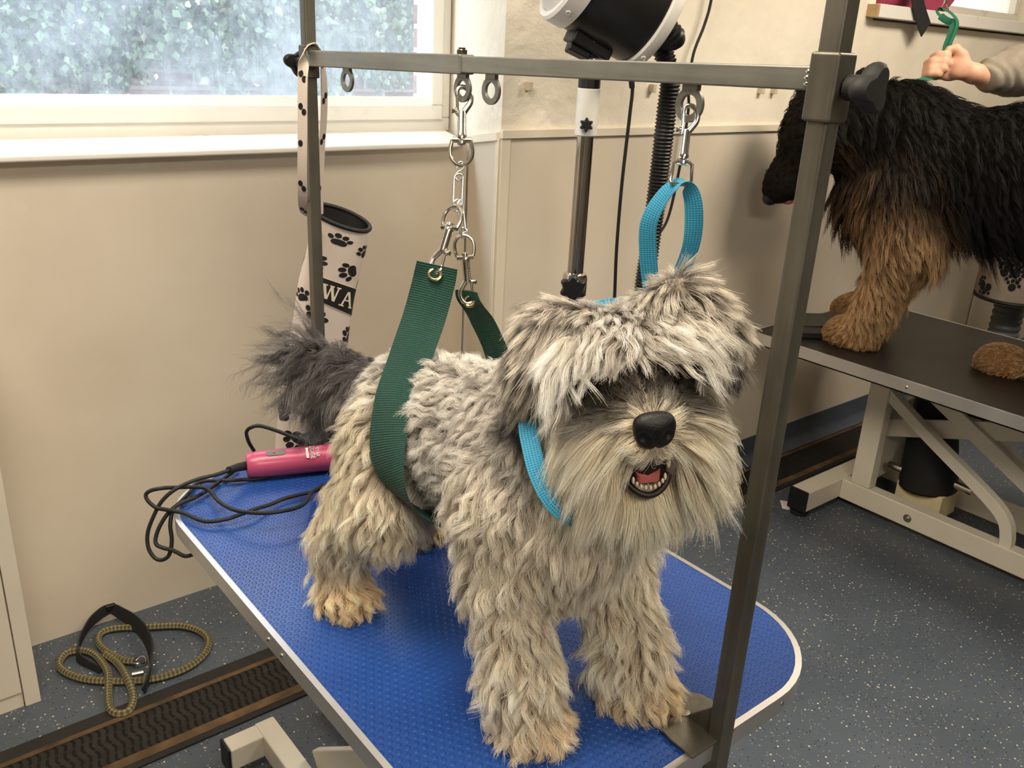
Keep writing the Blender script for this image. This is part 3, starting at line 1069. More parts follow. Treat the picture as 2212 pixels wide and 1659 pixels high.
def decal(pts, a0, v0, off, rot=0.0):
    """star-shaped outline (metres) wrapped on the sleeve"""
    n = len(pts)
    cr, sr = math.cos(rot), math.sin(rot)
    vs = []
    for s in (0.0, 0.5, 1.0):
        for x, y in pts:
            X, Y_ = (x * cr - y * sr) * s, (x * sr + y * cr) * s
            vs.append(sleeve_pt(a0 + X / 0.045, v0 - Y_ / DV, off))
    fs = [(k, (k + 1) % n, n + (k + 1) % n, n + k) for k in range(n)] + [(n + k, n + (k + 1) % n, 2 * n + (k + 1) % n, 2 * n + k) for k in range(n)]
    mb.add(vs, fs)


def oval(cx_, cy_, rx, ry, t=0.0, n=16):
    out = []
    for k in range(n):
        a = 2 * math.pi * k / n
        x, y = rx * math.cos(a), ry * math.sin(a)
        out.append((x * math.cos(t) - y * math.sin(t), x * math.sin(t) + y * math.cos(t)))
    return out, (cx_, cy_)


def paw(a0, v0, s, rot):
    cr, sr = math.cos(rot), math.sin(rot)
    for cx_, cy_, rx, ry, t in ((-0.0155, 0.004, 0.0048, 0.0068, 0.3), (-0.0055, 0.0125, 0.0055, 0.0076, 0.05), (0.0065, 0.0115, 0.0052, 0.0072, -0.2), (0.0155, 0.003, 0.0047, 0.0066, -0.5)):
        p, _ = oval(0, 0, rx * s, ry * s, t)
        X, Y_ = (cx_ * cr - cy_ * sr) * s, (cx_ * sr + cy_ * cr) * s
        decal(p, a0 + X / 0.045, v0 - Y_ / DV, 0.0007, rot)
    pad = []
    for k in range(24):
        a = 2 * math.pi * k / 24
        r = 0.0118 * s * (1 - 0.34 * max(0, math.cos(a + math.pi / 2)) ** 3) * (1 + 0.10 * math.cos(2 * a))
        pad.append((r * math.cos(a), r * math.sin(a)))
    X, Y_ = (0 * cr + 0.008 * sr) * s, (0 * sr - 0.008 * cr) * s
    decal(pad, a0 + X / 0.045, v0 - Y_ / DV, 0.0007, rot)


mb.cur = 1
for a0, v0, s, rot in ((-0.30, 2.6, 1.0, -0.15), (0.85, 3.9, 1.0, 0.7), (0.30, 7.0, 1.0, 2.0), (-0.95, 6.6, 0.95, -1.2), (-0.60, 14.0, 1.0, -0.35),
                       (0.95, 14.8, 0.95, 1.0), (0.1, 18.2, 1.0, 0.3), (-1.3, 12.0, 1.0, 0.5), (-0.9, 20.5, 1.0, 1.1), (0.7, 21.5, 1.0, -0.6), (-1.3, 24.5, 1.0, 0.2),
                       (-0.7, 27.2, 1.0, 2.2), (0.2, 25.2, 1.0, -0.9), (-1.2, 30.5, 1.0, 0.8), (1.5, 9, 1.0, 0.2), (2.4, 5, 1, 1), (3.2, 12, 1, 2), (4.0, 7, 1, 0), (2.6, 18, 1, 1), (3.8, 22, 1, 2)):
    paw(a0, v0, s, rot)


def patch(x0, x1, hh, rad, a0, v0, off):
    n = 30
    vs, fs = [], []
    for i in range(n + 1):
        x = x0 + (x1 - x0) * i / n
        e = max(0.0, rad - min(x - x0, x1 - x))
        h_ = hh - (rad - math.sqrt(max(rad * rad - e * e, 0)))
        for q in range(7):
            y = h_ * (q / 3 - 1)
            vs.append(sleeve_pt(a0 + x / 0.045, v0 - (y - 0.10 * x) / DV, off))
    for i in range(n):
        for q in range(6):
            fs.append((i * 7 + q, i * 7 + q + 1, i * 7 + 8 + q, i * 7 + 7 + q))
    mb.add(vs, fs)


mb.cur = 2
patch(-0.0415, 0.068, 0.0305, 0.014, 0.0, 10.4, 0.0010)
mb.cur = 1
patch(-0.040, 0.0665, 0.0285, 0.0125, 0.0, 10.4, 0.0015)
mb.cur = 2


def letter(strokes, a0, v0, sx_=1.0):
    for (x0, y0, x1, y1, w) in strokes:
        n = 4
        d = unit(V(x1 - x0, y1 - y0, 0))
        horiz = abs(y1 - y0) < 1e-6
        px, py = (0, w / 2) if horiz else (w / 2, 0)
        vs, fs = [], []
        for i in range(n + 1):
            x, y = x0 + (x1 - x0) * i / n, y0 + (y1 - y0) * i / n
            for q in (-1, 1):
                vs.append(sleeve_pt(a0 + (x + q * px) * sx_ / 0.045, v0 - (y + q * py) / DV, 0.0021))
        fs = [(2 * i, 2 * i + 1, 2 * i + 3, 2 * i + 2) for i in range(n)]
        mb.add(vs, fs)


H_ = 0.0165
letter([(-0.0135, H_, -0.007, -H_, 0.0052), (-0.0062, -H_, -0.0005, H_, 0.003), (0.0002, H_, 0.0062, -H_, 0.0052), (0.007, -H_, 0.0132, H_, 0.003),
        (-0.018, H_, -0.0075, H_, 0.0028), (-0.004, H_, 0.0045, H_, 0.0028), (0.009, H_, 0.0175, H_, 0.0028)], -0.19, 10.32, 0.86)
letter([(-0.010, -H_, -0.0005, H_, 0.003), (0.0005, H_, 0.0095, -H_, 0.0055), (-0.0065, -0.003, 0.0055, -0.003, 0.0028),
        (-0.0145, -H_, -0.0055, -H_, 0.0028), (0.0045, -H_, 0.0145, -H_, 0.0028)], 0.50, 10.48, 1.1)
make('sleeve_body', mb, [M['canvas'], M['paw_black'], M['cream_print']], sl, smooth=60)
mb = MB()
mb.tube([sleeve_pt(2 * math.pi * k / 40, 0.12, 0.0002) for k in range(40)], 0.0042, 8, closed=True)
make('black_binding', mb, M['black_rubber'], sl)
mb = MB()
ring_ = [sleeve_pt(2 * math.pi * k / 40, 24.0, 0.0012) for k in range(40)]
mb.strap(ring_, (0, 0, 1), 0.011, 0.002, closed=True)
make('waist_band', mb, M['paw_black'], sl)
# hanging strap, over the crossbar next to the post
front = [(0.7415, 1.4525, 1.152), (0.7405, 1.447, 1.20), (0.742, 1.440, 1.27), (0.744, 1.432, 1.33), (0.741, 1.424, 1.385), (0.730, 1.412, 1.425),
         (0.712, 1.396, 1.4375), (0.697, 1.384, 1.4375), (0.6845, 1.376, 1.428), (0.679, 1.374, 1.40), (0.6765, 1.374, 1.36), (0.6755, 1.376, 1.31), (0.676, 1.382, 1.26), (0.683, 1.40, 1.20), (0.70, 1.43, 1.165), (0.722, 1.453, 1.150)]
wd = [(1, 0.5, 0)] * 5 + [(0.45, 1, 0)] * 4 + [(0.55, -0.8, 0)] * 7
fp_ = smooth_path(front, 6)
wds = np.array([wd[min(int(round(i / 6)), 15)] for i in range(len(fp_))], float)
for _ in range(14):
    wds[1:-1] = (wds[:-2] + wds[1:-1] + wds[2:]) / 3
mb = MB()
mb.strap(fp_, wds, 0.017, 0.0016)
mb.cur = 1
for i in range(6, len(fp_) - 6, 7):       # dots printed along the strap
    T_ = unit(fp_[i + 1] - fp_[i - 1])
    w_ = unit(wds[i] - T_ * (wds[i] @ T_))
    n_ = np.cross(T_, w_)
    q = (i // 7) % 3
    for s_ in (-1, 1):
        for dq in ((-0.003, 0.0), (0.003, 0.012)):
            if (q == 0 and dq[0] > 0):
                continue
            c_ = fp_[i] + n_ * s_ * 0.00085 + w_ * dq[0] + T_ * dq[1] * 0.7
            mb.prism([(0.0042 * math.cos(a), 0.0055 * math.sin(a)) for a in np.linspace(0, 2 * math.pi, 14)[:-1]], c_, w_, T_, -0.00025, 0.00025)
make('hanging_strap', mb, [M['canvas'], M['paw_black']], sl, smooth=50)

# ------------------------------------------------------------------ swivel snap hooks, chain, sling and neck loop
CAMP = V(0, 0, 1.45)


def snap_hook(label, eye, tip, scale, face, group='snap hooks', d_eye=True, loc=None):
    """bolt snap: swivel eye at 'eye' end, open hook at 'tip' end. face = direction the flat side looks"""
    eye, tip = np.asarray(eye, float), np.asarray(tip, float)
    L = np.linalg.norm(tip - eye)
    d = (tip - eye) / L
    fz = np.asarray(face, float)
    fz = unit(fz - d * (fz @ d))
    s = np.cross(d, fz)                       # sideways
    k = L / 0.082
    t = thing('snap_hook', label, 'snap hook', tuple((eye + tip) / 2), group)

    def P(u, v, w=0.0):                       # u along from eye (mm units of an 82 mm snap), v sideways, w towards face
        return eye + d * u * 0.001 * k + s * v * 0.001 * k + fz * w * 0.001 * k
    if d_eye:
        ey = MB()
        pts = [P(26, -9.5), P(18, -11.5), P(9, -11), P(2.5, -6.5), P(0, 0), P(2.5, 6.5), P(9, 11), P(18, 11.5), P(26, 9.5)]
        ey.tube(smooth_path(pts, 5), 0.0021 * k * scale, 10)
        ey.tube([P(26.5, -10), P(26.5, 10)], 0.0032 * k * scale, 10)
        make('swivel_eye', ey, M['nickel'], t)
    else:                                      # square bail for the webbing
        ey = MB()
        pts = [P(24, -6), P(22, -9.5), P(4, -10.5), P(1, -9.5), P(1, 9.5), P(4, 10.5), P(22, 9.5), P(24, 6)]
        ey.tube(pts, 0.0022 * k * scale, 10)
        ey.tube([P(24, -6), P(24, 6)], 0.0035 * k * scale, 10)
        make('swivel_eye', ey, M['chrome'], t)
    mt = M['nickel'] if d_eye else M['chrome']
    bo = MB()
    bo.lathe([(0.002 * k, -0.006 * k), (0.0045 * k, -0.005 * k), (0.0045 * k, -0.002 * k), (0.003 * k, 0), (0.0052 * k, 0.001 * k), (0.0056 * k, 0.004 * k), (0.0048 * k, 0.006 * k), (0.0046 * k, 0.028 * k), (0.0036 * k, 0.030 * k)], P(27, 0), d, 16)
    for i in range(7):                         # cast grip ribs
        bo.bar(P(35 + i * 2.6, -3.6, 2.6), P(36.6 + i * 2.6, 3.6, 2.6), 0.0009 * k, 0.0022 * k, up=fz)
    make('barrel', bo, mt, t)
    ho = MB()
    hp = [P(55, 1.5), P(60, 5), P(66, 8.6), P(73, 9.0), P(79, 6.4), P(82, 1.5), P(81, -3.5), P(77, -5.6), P(73, -5.6)]
    ho.tube(smooth_path(hp, 6), np.linspace(0.0034, 0.0021, 49) * k, 12)
    make('hook', ho, mt, t)
    th_ = MB()
    th_.tube([P(52, -4.4), P(74, -5.4)], 0.0016 * k, 10)
    th_.lathe([(0.0015 * k, 0), (0.0034 * k, 0.0005 * k), (0.0036 * k, 0.002 * k), (0.0022 * k, 0.0035 * k), (0.0032 * k, 0.006 * k), (0.0015 * k, 0.007 * k)], P(57, -4.5), -s, 12)
    make('thumb_bolt', th_, mt, t)
    return t


def facing(p):
    return CAMP - np.asarray(p, float)


snap_hook('nickel snap hook on the crossbar ring holding up the chain', (0.6931, 0.9580, 1.3026), (0.7128, 0.9872, 1.398), 1.0, facing((0.7, 0.97, 1.35)))
snap_hook('nickel snap hook through the nearer grommet of the green sling', (0.6744, 0.9409, 1.2535), (0.6275, 0.9165, 1.176), 1.0, facing((0.65, 0.93, 1.2)) @ np.eye(3) + V(-0.4, 0.5, 0))
snap_hook('nickel snap hook through the farther grommet of the green sling', (0.6785, 0.9290, 1.218), (0.6725, 0.9035, 1.1325), 1.0, facing((0.67, 0.92, 1.18)))
snap_hook('chrome snap hook holding the blue neck loop under the bar', (0.7005, 0.5935, 1.3285), (0.7205, 0.6095, 1.4035), 1.0, facing((0.71, 0.6, 1.36)), d_eye=False)

# chain of S hooks and long links between the snap hooks
ch = thing('chain', 'short galvanised chain of links and S hooks under the crossbar', 'chain', (0.684, 0.95, 1.27))
M['galv'] = simple('galvanised_wire', (0.5, 0.52, 0.52, 1), 0.35, 1.0)


def link_oval(c, axis, side, L, W, r):
    axis, side = unit(axis), unit(side)
    pts = []
    for k in range(28):
        a = 2 * math.pi * k / 28
        x = math.cos(a)
        y = math.sin(a)
        pts.append(np.asarray(c) + side * W / 2 * x + axis * ((L - W) / 2 * (1 if y > 0 else -1) + W / 2 * y))
    return MB().tube(pts, r, 8, closed=True)


rr = V(0.7788, -0.6255, 0.0476)


def s_hook(top, bot):
    top, bot = np.asarray(top, float), np.asarray(bot, float)
    d = unit(bot - top)
    L = np.linalg.norm(bot - top)
    s = unit(rr - d * (rr @ d))
    f = np.cross(d, s)
    pts = [top + d * 0.007 - s * 0.0045, top + d * 0.001 - s * 0.0042, top - d * 0.003, top + d * 0.001 + s * 0.0042, top + d * L * 0.35 + s * 0.003,
           top + d * L * 0.65 - s * 0.003, bot - d * 0.001 - s * 0.0042, bot + d * 0.003, bot - d * 0.001 + s * 0.0042, bot - d * 0.007 + s * 0.0045]
    return MB().tube(smooth_path(pts, 5), 0.0013, 8)


make('s_hook', s_hook((0.6931, 0.9585, 1.304), (0.6876, 0.956, 1.2865)), M['galv'], ch)
make('chain_link', link_oval((0.684, 0.951, 1.2715), V(0.6885, 0.956, 1.29) - V(0.680, 0.9455, 1.2536), rr * 1.0 + V(0.1, 0.2, 0), 0.044, 0.0115, 0.00155), M['galv'], ch)
make('s_hook', s_hook((0.6798, 0.9455, 1.2585), (0.6750, 0.9412, 1.2495)), M['galv'], ch)
make('chain_link', link_oval((0.6812, 0.9370, 1.238), V(0.6830, 0.944, 1.259) - V(0.6797, 0.930, 1.2175), rr * 0.35 + V(0.3, 0.4, 0), 0.046, 0.0105, 0.00155), M['galv'], ch)
make('s_hook', s_hook((0.6800, 0.9300, 1.224), (0.6785, 0.9290, 1.2165)), M['galv'], ch)


# ------------------------------------------------------------------ green mesh belly sling
def m_webbing(name, c0, c1, fx, fy, strength=0.6, holes=False):
    """woven band: UV-free, uses generated strap coordinates stored as attributes"""
    t = NT(name)
    at = t.node('ShaderNodeAttribute', attribute_name='band_uv')
    s = t.node('ShaderNodeSeparateXYZ')
    t.link(at.outputs['Vector'], s.inputs[0])
    u = t.math('SINE', t.math('MULTIPLY', s.outputs['X'], 2 * math.pi * fx))
    v = t.math('SINE', t.math('MULTIPLY', s.outputs['Y'], 2 * math.pi * fy))
    w = t.math('MULTIPLY_ADD', t.math('ADD', u, v), 0.25, 0.5)
    col = t.ramp(w, [(0.12, c0), (0.5, c1), (0.9, c1)])
    t.set(color=col, rough=0.6, spec=0.35)
    t.bsdf.inputs['Sheen Weight'].default_value = 0.03
    t.bump(w, strength, 0.001)
    if holes:
        hole = t.math('LESS_THAN', w, 0.10)
        t.set(alpha=t.math('SUBTRACT', 1.0, hole))
    return t.m


def band(name, path, widdir, w, th, mat, parent, closed=False, fold=0.0, ncross=9, holes=False):
    """woven strap with uv attribute (metres along, metres across); fold raises the middle"""
    P = np.asarray(path, float)
    m = len(P)
    W = np.broadcast_to(np.asarray(widdir, float), (m, 3))
    ws = np.full(m, w) if np.isscalar(w) else np.asarray(w, float)
    T = (np.roll(P, -1, 0) - np.roll(P, 1, 0)) if closed else np.gradient(P, axis=0)
    T /= np.linalg.norm(T, axis=1)[:, None] + 1e-12
    A = W - T * np.sum(W * T, 1)[:, None]
    A /= np.linalg.norm(A, axis=1)[:, None] + 1e-12
    N = np.cross(T, A)
    dist = np.concatenate([[0], np.cumsum(np.linalg.norm(np.diff(P, axis=0), axis=1))])
    mb = MB()
    uv = []
    fo = np.full(m, fold) if np.isscalar(fold) else np.asarray(fold, float)
    vs = []
    for sgn in (1, -1):
        for i in range(m):
            for q in range(ncross):
                x = q / (ncross - 1) * 2 - 1
                bend = fo[i] * (abs(x) ** 1.2)
                edge = 0.35 if q in (0, ncross - 1) else 1.0
                vs.append(P[i] + A[i] * x * ws[i] / 2 + N[i] * (bend + sgn * th / 2 * edge))
                uv.append((dist[i], x * ws[i] / 2, 0))
    fs = []
    S = m * ncross
    for i in range(m if closed else m - 1):
        j = (i + 1) % m
        for q in range(ncross - 1):
            fs.append((i * ncross + q, i * ncross + q + 1, j * ncross + q + 1, j * ncross + q))
            fs.append((S + i * ncross + q, S + j * ncross + q, S + j * ncross + q + 1, S + i * ncross + q + 1))
        for q in (0, ncross - 1):
            fs.append((i * ncross + q, j * ncross + q, S + j * ncross + q, S + i * ncross + q))
    if not closed:
        for i in (0, m - 1):
            for q in range(ncross - 1):
                fs.append((i * ncross + q, i * ncross + q + 1, S + i * ncross + q + 1, S + i * ncross + q))
    mb.add(vs, fs)
    o = make(name, mb, mat, parent, smooth=50)
    a = o.data.attributes.new('band_uv', 'FLOAT_VECTOR', 'POINT')
    a.data.foreach_set('vector', np.asarray(uv, np.float32).ravel())
    return o


M['green_web'] = m_webbing('green_mesh_webbing', srgb(5, 20, 16), srgb(20, 74, 61), 330, 480, 0.9)
M['blue_web'] = m_webbing('blue_webbing', srgb(24, 104, 142), srgb(58, 152, 188), 420, 330, 0.4)
sg = thing('belly_sling', 'dark green mesh belly sling round the schnauzer, hung from two snap hooks', 'sling', (0.605, 0.85, 1.0))
path = [(0.6290, 0.9155, 1.186), (0.6225, 0.9135, 1.165), (0.600, 0.903, 1.125), (0.562, 0.880, 1.080), (0.526, 0.856, 1.040), (0.502, 0.832, 0.995), (0.498, 0.808, 0.958), (0.514, 0.790, 0.928),
        (0.555, 0.785, 0.902), (0.605, 0.784, 0.893), (0.655, 0.790, 0.903), (0.692, 0.815, 0.935), (0.705, 0.845, 0.995), (0.704, 0.873, 1.06), (0.690, 0.893, 1.110), (0.6735, 0.9035, 1.140), (0.6710, 0.9040, 1.150)]
wdir = [(0.75, -0.65, 0.0), (0.72, -0.7, -0.05), (0.62, -0.8, -0.1), (0.42, -0.9, -0.1), (0.22, -0.97, -0.1), (0.1, -1, -0.1), (0.02, -1, -0.12), (0, -1, -0.1),
        (0, -1, 0), (0, -1, 0), (0, -1, 0), (0, -1, -0.2), (0.0, -1, -0.3), (0.1, -0.95, -0.3), (0.3, -0.9, -0.3), (0.4, -0.85, -0.2), (0.4, -0.85, -0.2)]
pp = smooth_path(path, 8)
ww = smooth_path(wdir, 8)
wdt = np.interp(np.linspace(0, 1, len(pp)), [0, 0.05, 0.2, 0.5, 0.8, 0.95, 1], [0.053, 0.055, 0.058, 0.062, 0.056, 0.036, 0.032])
fold = np.interp(np.linspace(0, 1, len(pp)), [0, 0.04, 0.12, 0.3, 0.5, 0.7, 0.9, 1], [0.0, 0.0, 0.006, 0.003, 0.0, 0.0, 0.004, 0.004])
band('webbing', pp, ww, wdt, 0.0018, M['green_web'], sg, fold=-fold)


def grommet(c, n, r):
    n = unit(n)
    a = unit(np.cross(n, (0, 0, 1)))
    b = np.cross(n, a)
    pts = [np.asarray(c) + r * (math.cos(t_) * a + math.sin(t_) * b) for t_ in np.linspace(0, 2 * math.pi, 29)[:-1]]
    return MB().tube(pts, 0.0021, 8, closed=True)


make('grommet', grommet((0.6245, 0.9135, 1.175), (-0.55, -0.62, 0.62), 0.0078), M['brass'], sg)
make('grommet', grommet((0.6722, 0.9018, 1.136), (-0.75, -0.5, 0.3), 0.0070), M['brass'], sg)

# ------------------------------------------------------------------ blue neck loop
nl = thing('neck_loop', 'turquoise blue webbing neck loop clipped to the bar and round the schnauzer', 'loop', (0.70, 0.60, 1.28))
lp = [(0.7045, 0.6055, 1.196), (0.6975, 0.6135, 1.219), (0.6897, 0.6165, 1.2541), (0.6855, 0.6161, 1.2884), (0.6936, 0.6070, 1.3172), (0.7005, 0.5935, 1.3305),
      (0.7055, 0.5840, 1.3240), (0.7085, 0.5785, 1.305), (0.7120, 0.5790, 1.2736), (0.7134, 0.5880, 1.2422), (0.7107, 0.6000, 1.212), (0.708, 0.6045, 1.196)]
_R, _T, _U = V(0.7788, -0.6255, 0.0476), V(-0.5984, -0.7180, 0.3555), V(0.1882, 0.3054, 0.9335)
lw = [_R, _R + _T * 0.2, _R + _T * 0.35, _R * 0.9 + _T * 0.5 - _U * 0.3, _R * 0.6 + _T * 0.7 - _U * 0.4, _T * 0.75 - _U * 0.5 + _R * 0.25,
      _R * 0.7 + _T * 0.6 - _U * 0.1, _R * 0.9 + _T * 0.4, _R - _T * 0.1, _R - _T * 0.2, _R, _R]
band('hanging_loop', smooth_path(lp, 8), smooth_path(lw, 8), 0.0185, 0.0016, M['blue_web'], nl, ncross=5)

# ------------------------------------------------------------------ animal bodies: blended solid, then combed fur
class Solid:
    def __init__(self, k=0.012):
        self.p = []
        self.k = k

    def cap(self, a, b, ra, rb, reg):
        self.p.append(('c', np.asarray(a, float), np.asarray(b, float), ra, rb, reg))

    def ell(self, c, r, reg, rot=None):
        self.p.append(('e', np.asarray(c, float), np.asarray(r, float), np.eye(3) if rot is None else np.asarray(rot, float), 0, reg))

    def chain(self, pts, rad, reg):
        for i in range(len(pts) - 1):
            self.cap(pts[i], pts[i + 1], rad[i], rad[i + 1], reg if isinstance(reg, str) else reg[i])

    def all_d(self, X):
        out = np.empty((len(X), len(self.p)), np.float32)
        for i, q in enumerate(self.p):
            if q[0] == 'c':
                _, a, b, ra, rb, _r = q
                ab = b - a
                t = np.clip(((X - a) @ ab) / (ab @ ab + 1e-12), 0, 1)
                out[:, i] = np.linalg.norm(X - a - t[:, None] * ab, axis=1) - (ra + (rb - ra) * t)
            else:
                _, c, r, R_, _z, _r = q
                p = (X - c) @ R_
                k0 = np.linalg.norm(p / r, axis=1)
                k1 = np.linalg.norm(p / (r * r), axis=1) + 1e-9
                out[:, i] = k0 * (k0 - 1.0) / k1
        return out

    def d(self, X):
        D = self.all_d(X)
        m = D.min(1)
        return m - self.k * np.log(np.exp(-(D - m[:, None]) / self.k).sum(1))

    def grad(self, X, e=0.002):
        g = np.empty_like(X)
        for i in range(3):
            s = np.zeros(3)
            s[i] = e
            g[:, i] = self.d(X + s) - self.d(X - s)
        return g / (np.linalg.norm(g, axis=1)[:, None] + 1e-12)

    def mesh(self, h):
        lo = np.min([np.minimum(q[1] - (max(q[3], q[4]) if q[0] == 'c' else q[2].max()), (q[2] - max(q[3], q[4])) if q[0] == 'c' else q[1] - q[2].max()) for q in self.p], 0) - 3 * h - self.k * 2
        hi = np.max([np.maximum(q[1] + (max(q[3], q[4]) if q[0] == 'c' else q[2].max()), (q[2] + max(q[3], q[4])) if q[0] == 'c' else q[1] + q[2].max()) for q in self.p], 0) + 3 * h + self.k * 2
        n = np.ceil((hi - lo) / h).astype(int) + 1
        ax = [lo[i] + h * np.arange(n[i]) for i in range(3)]
        G = np.empty(n, np.float32)
        YY, ZZ = np.meshgrid(ax[1], ax[2], indexing='ij')
        for i in range(n[0]):
            X = np.stack([np.full(YY.size, ax[0][i]), YY.ravel(), ZZ.ravel()], 1)
            G[i] = self.d(X).reshape(YY.shape)
        S = G < 0
        acc = np.zeros(tuple(n - 1) + (3,), np.float64)
        cnt = np.zeros(tuple(n - 1), np.int32)
        quads = []
        for a in range(3):
            b, c = (a + 1) % 3, (a + 2) % 3
            sl0 = [slice(None)] * 3
            sl1 = [slice(None)] * 3
            sl0[a] = slice(0, -1)
            sl1[a] = slice(1, None)
            cross = S[tuple(sl0)] != S[tuple(sl1)]
            I = np.argwhere(cross)
            g0 = G[tuple(sl0)][cross]
            g1 = G[tuple(sl1)][cross]
            t = g0 / (g0 - g1)
            P = I.astype(float)
            P[:, a] += t
            ok = (I[:, b] > 0) & (I[:, c] > 0) & (I[:, b] < n[b] - 1) & (I[:, c] < n[c] - 1)
            I, P = I[ok], P[ok]
            flip = S[tuple(sl0)][cross][ok]
            qs = []
            for db, dc in ((-1, -1), (0, -1), (0, 0), (-1, 0)):
                J = I.copy()
                J[:, b] += db
                J[:, c] += dc
                np.add.at(acc, tuple(J.T), P)
                np.add.at(cnt, tuple(J.T), 1)
                qs.append(np.ravel_multi_index(tuple(J.T), tuple(n - 1)))
            q = np.stack(qs, 1)
            q[~flip] = q[~flip][:, ::-1]
            quads.append(q)
        Q = np.concatenate(quads)
        used = np.unique(Q)
        remap = np.full(int(np.prod(n - 1)), -1)
        remap[used] = np.arange(len(used))
        V_ = (acc.reshape(-1, 3)[used] / cnt.reshape(-1)[used][:, None]) * h + lo
        return V_, remap[Q]


def solid_object(name, V_, Q, mat, parent=None):
    me = bpy.data.meshes.new(name)
    b = np.asarray(parent['_o'] if parent is not None else V_.mean(0) * (1, 1, 0) + (0, 0, V_[:, 2].min()), float)
    me.from_pydata((V_ - b).tolist(), [], Q.tolist())
    me.shade_smooth()
    me.materials.append(mat)
    o = bpy.data.objects.new(name, me)
    COL.objects.link(o)
    if parent is not None:
        o.parent = parent
    else:
        o.location = b
    o['_o'] = [float(x) for x in b]
    return o


# fur settings per region: L length, lie 0 upright..1 flat, comb direction, wave (m), waves per metre, droop, colours, density, clump
class Coat:
    def __init__(self, rng):
        self.r = {}
        self.rng = rng

    def set(self, reg, L, comb, lie=0.7, wave=0.003, freq=28, droop=0.25, root=(100, 90, 80), tip=(200, 190, 170), dark=0.2, dens=1.0, clump=0.75, lvar=0.25):
        self.r[reg] = np.array([L, lie, wave, freq, droop, dark, dens, clump, lvar, *comb, *srgb(*root)[:3], *srgb(*tip)[:3]], float)


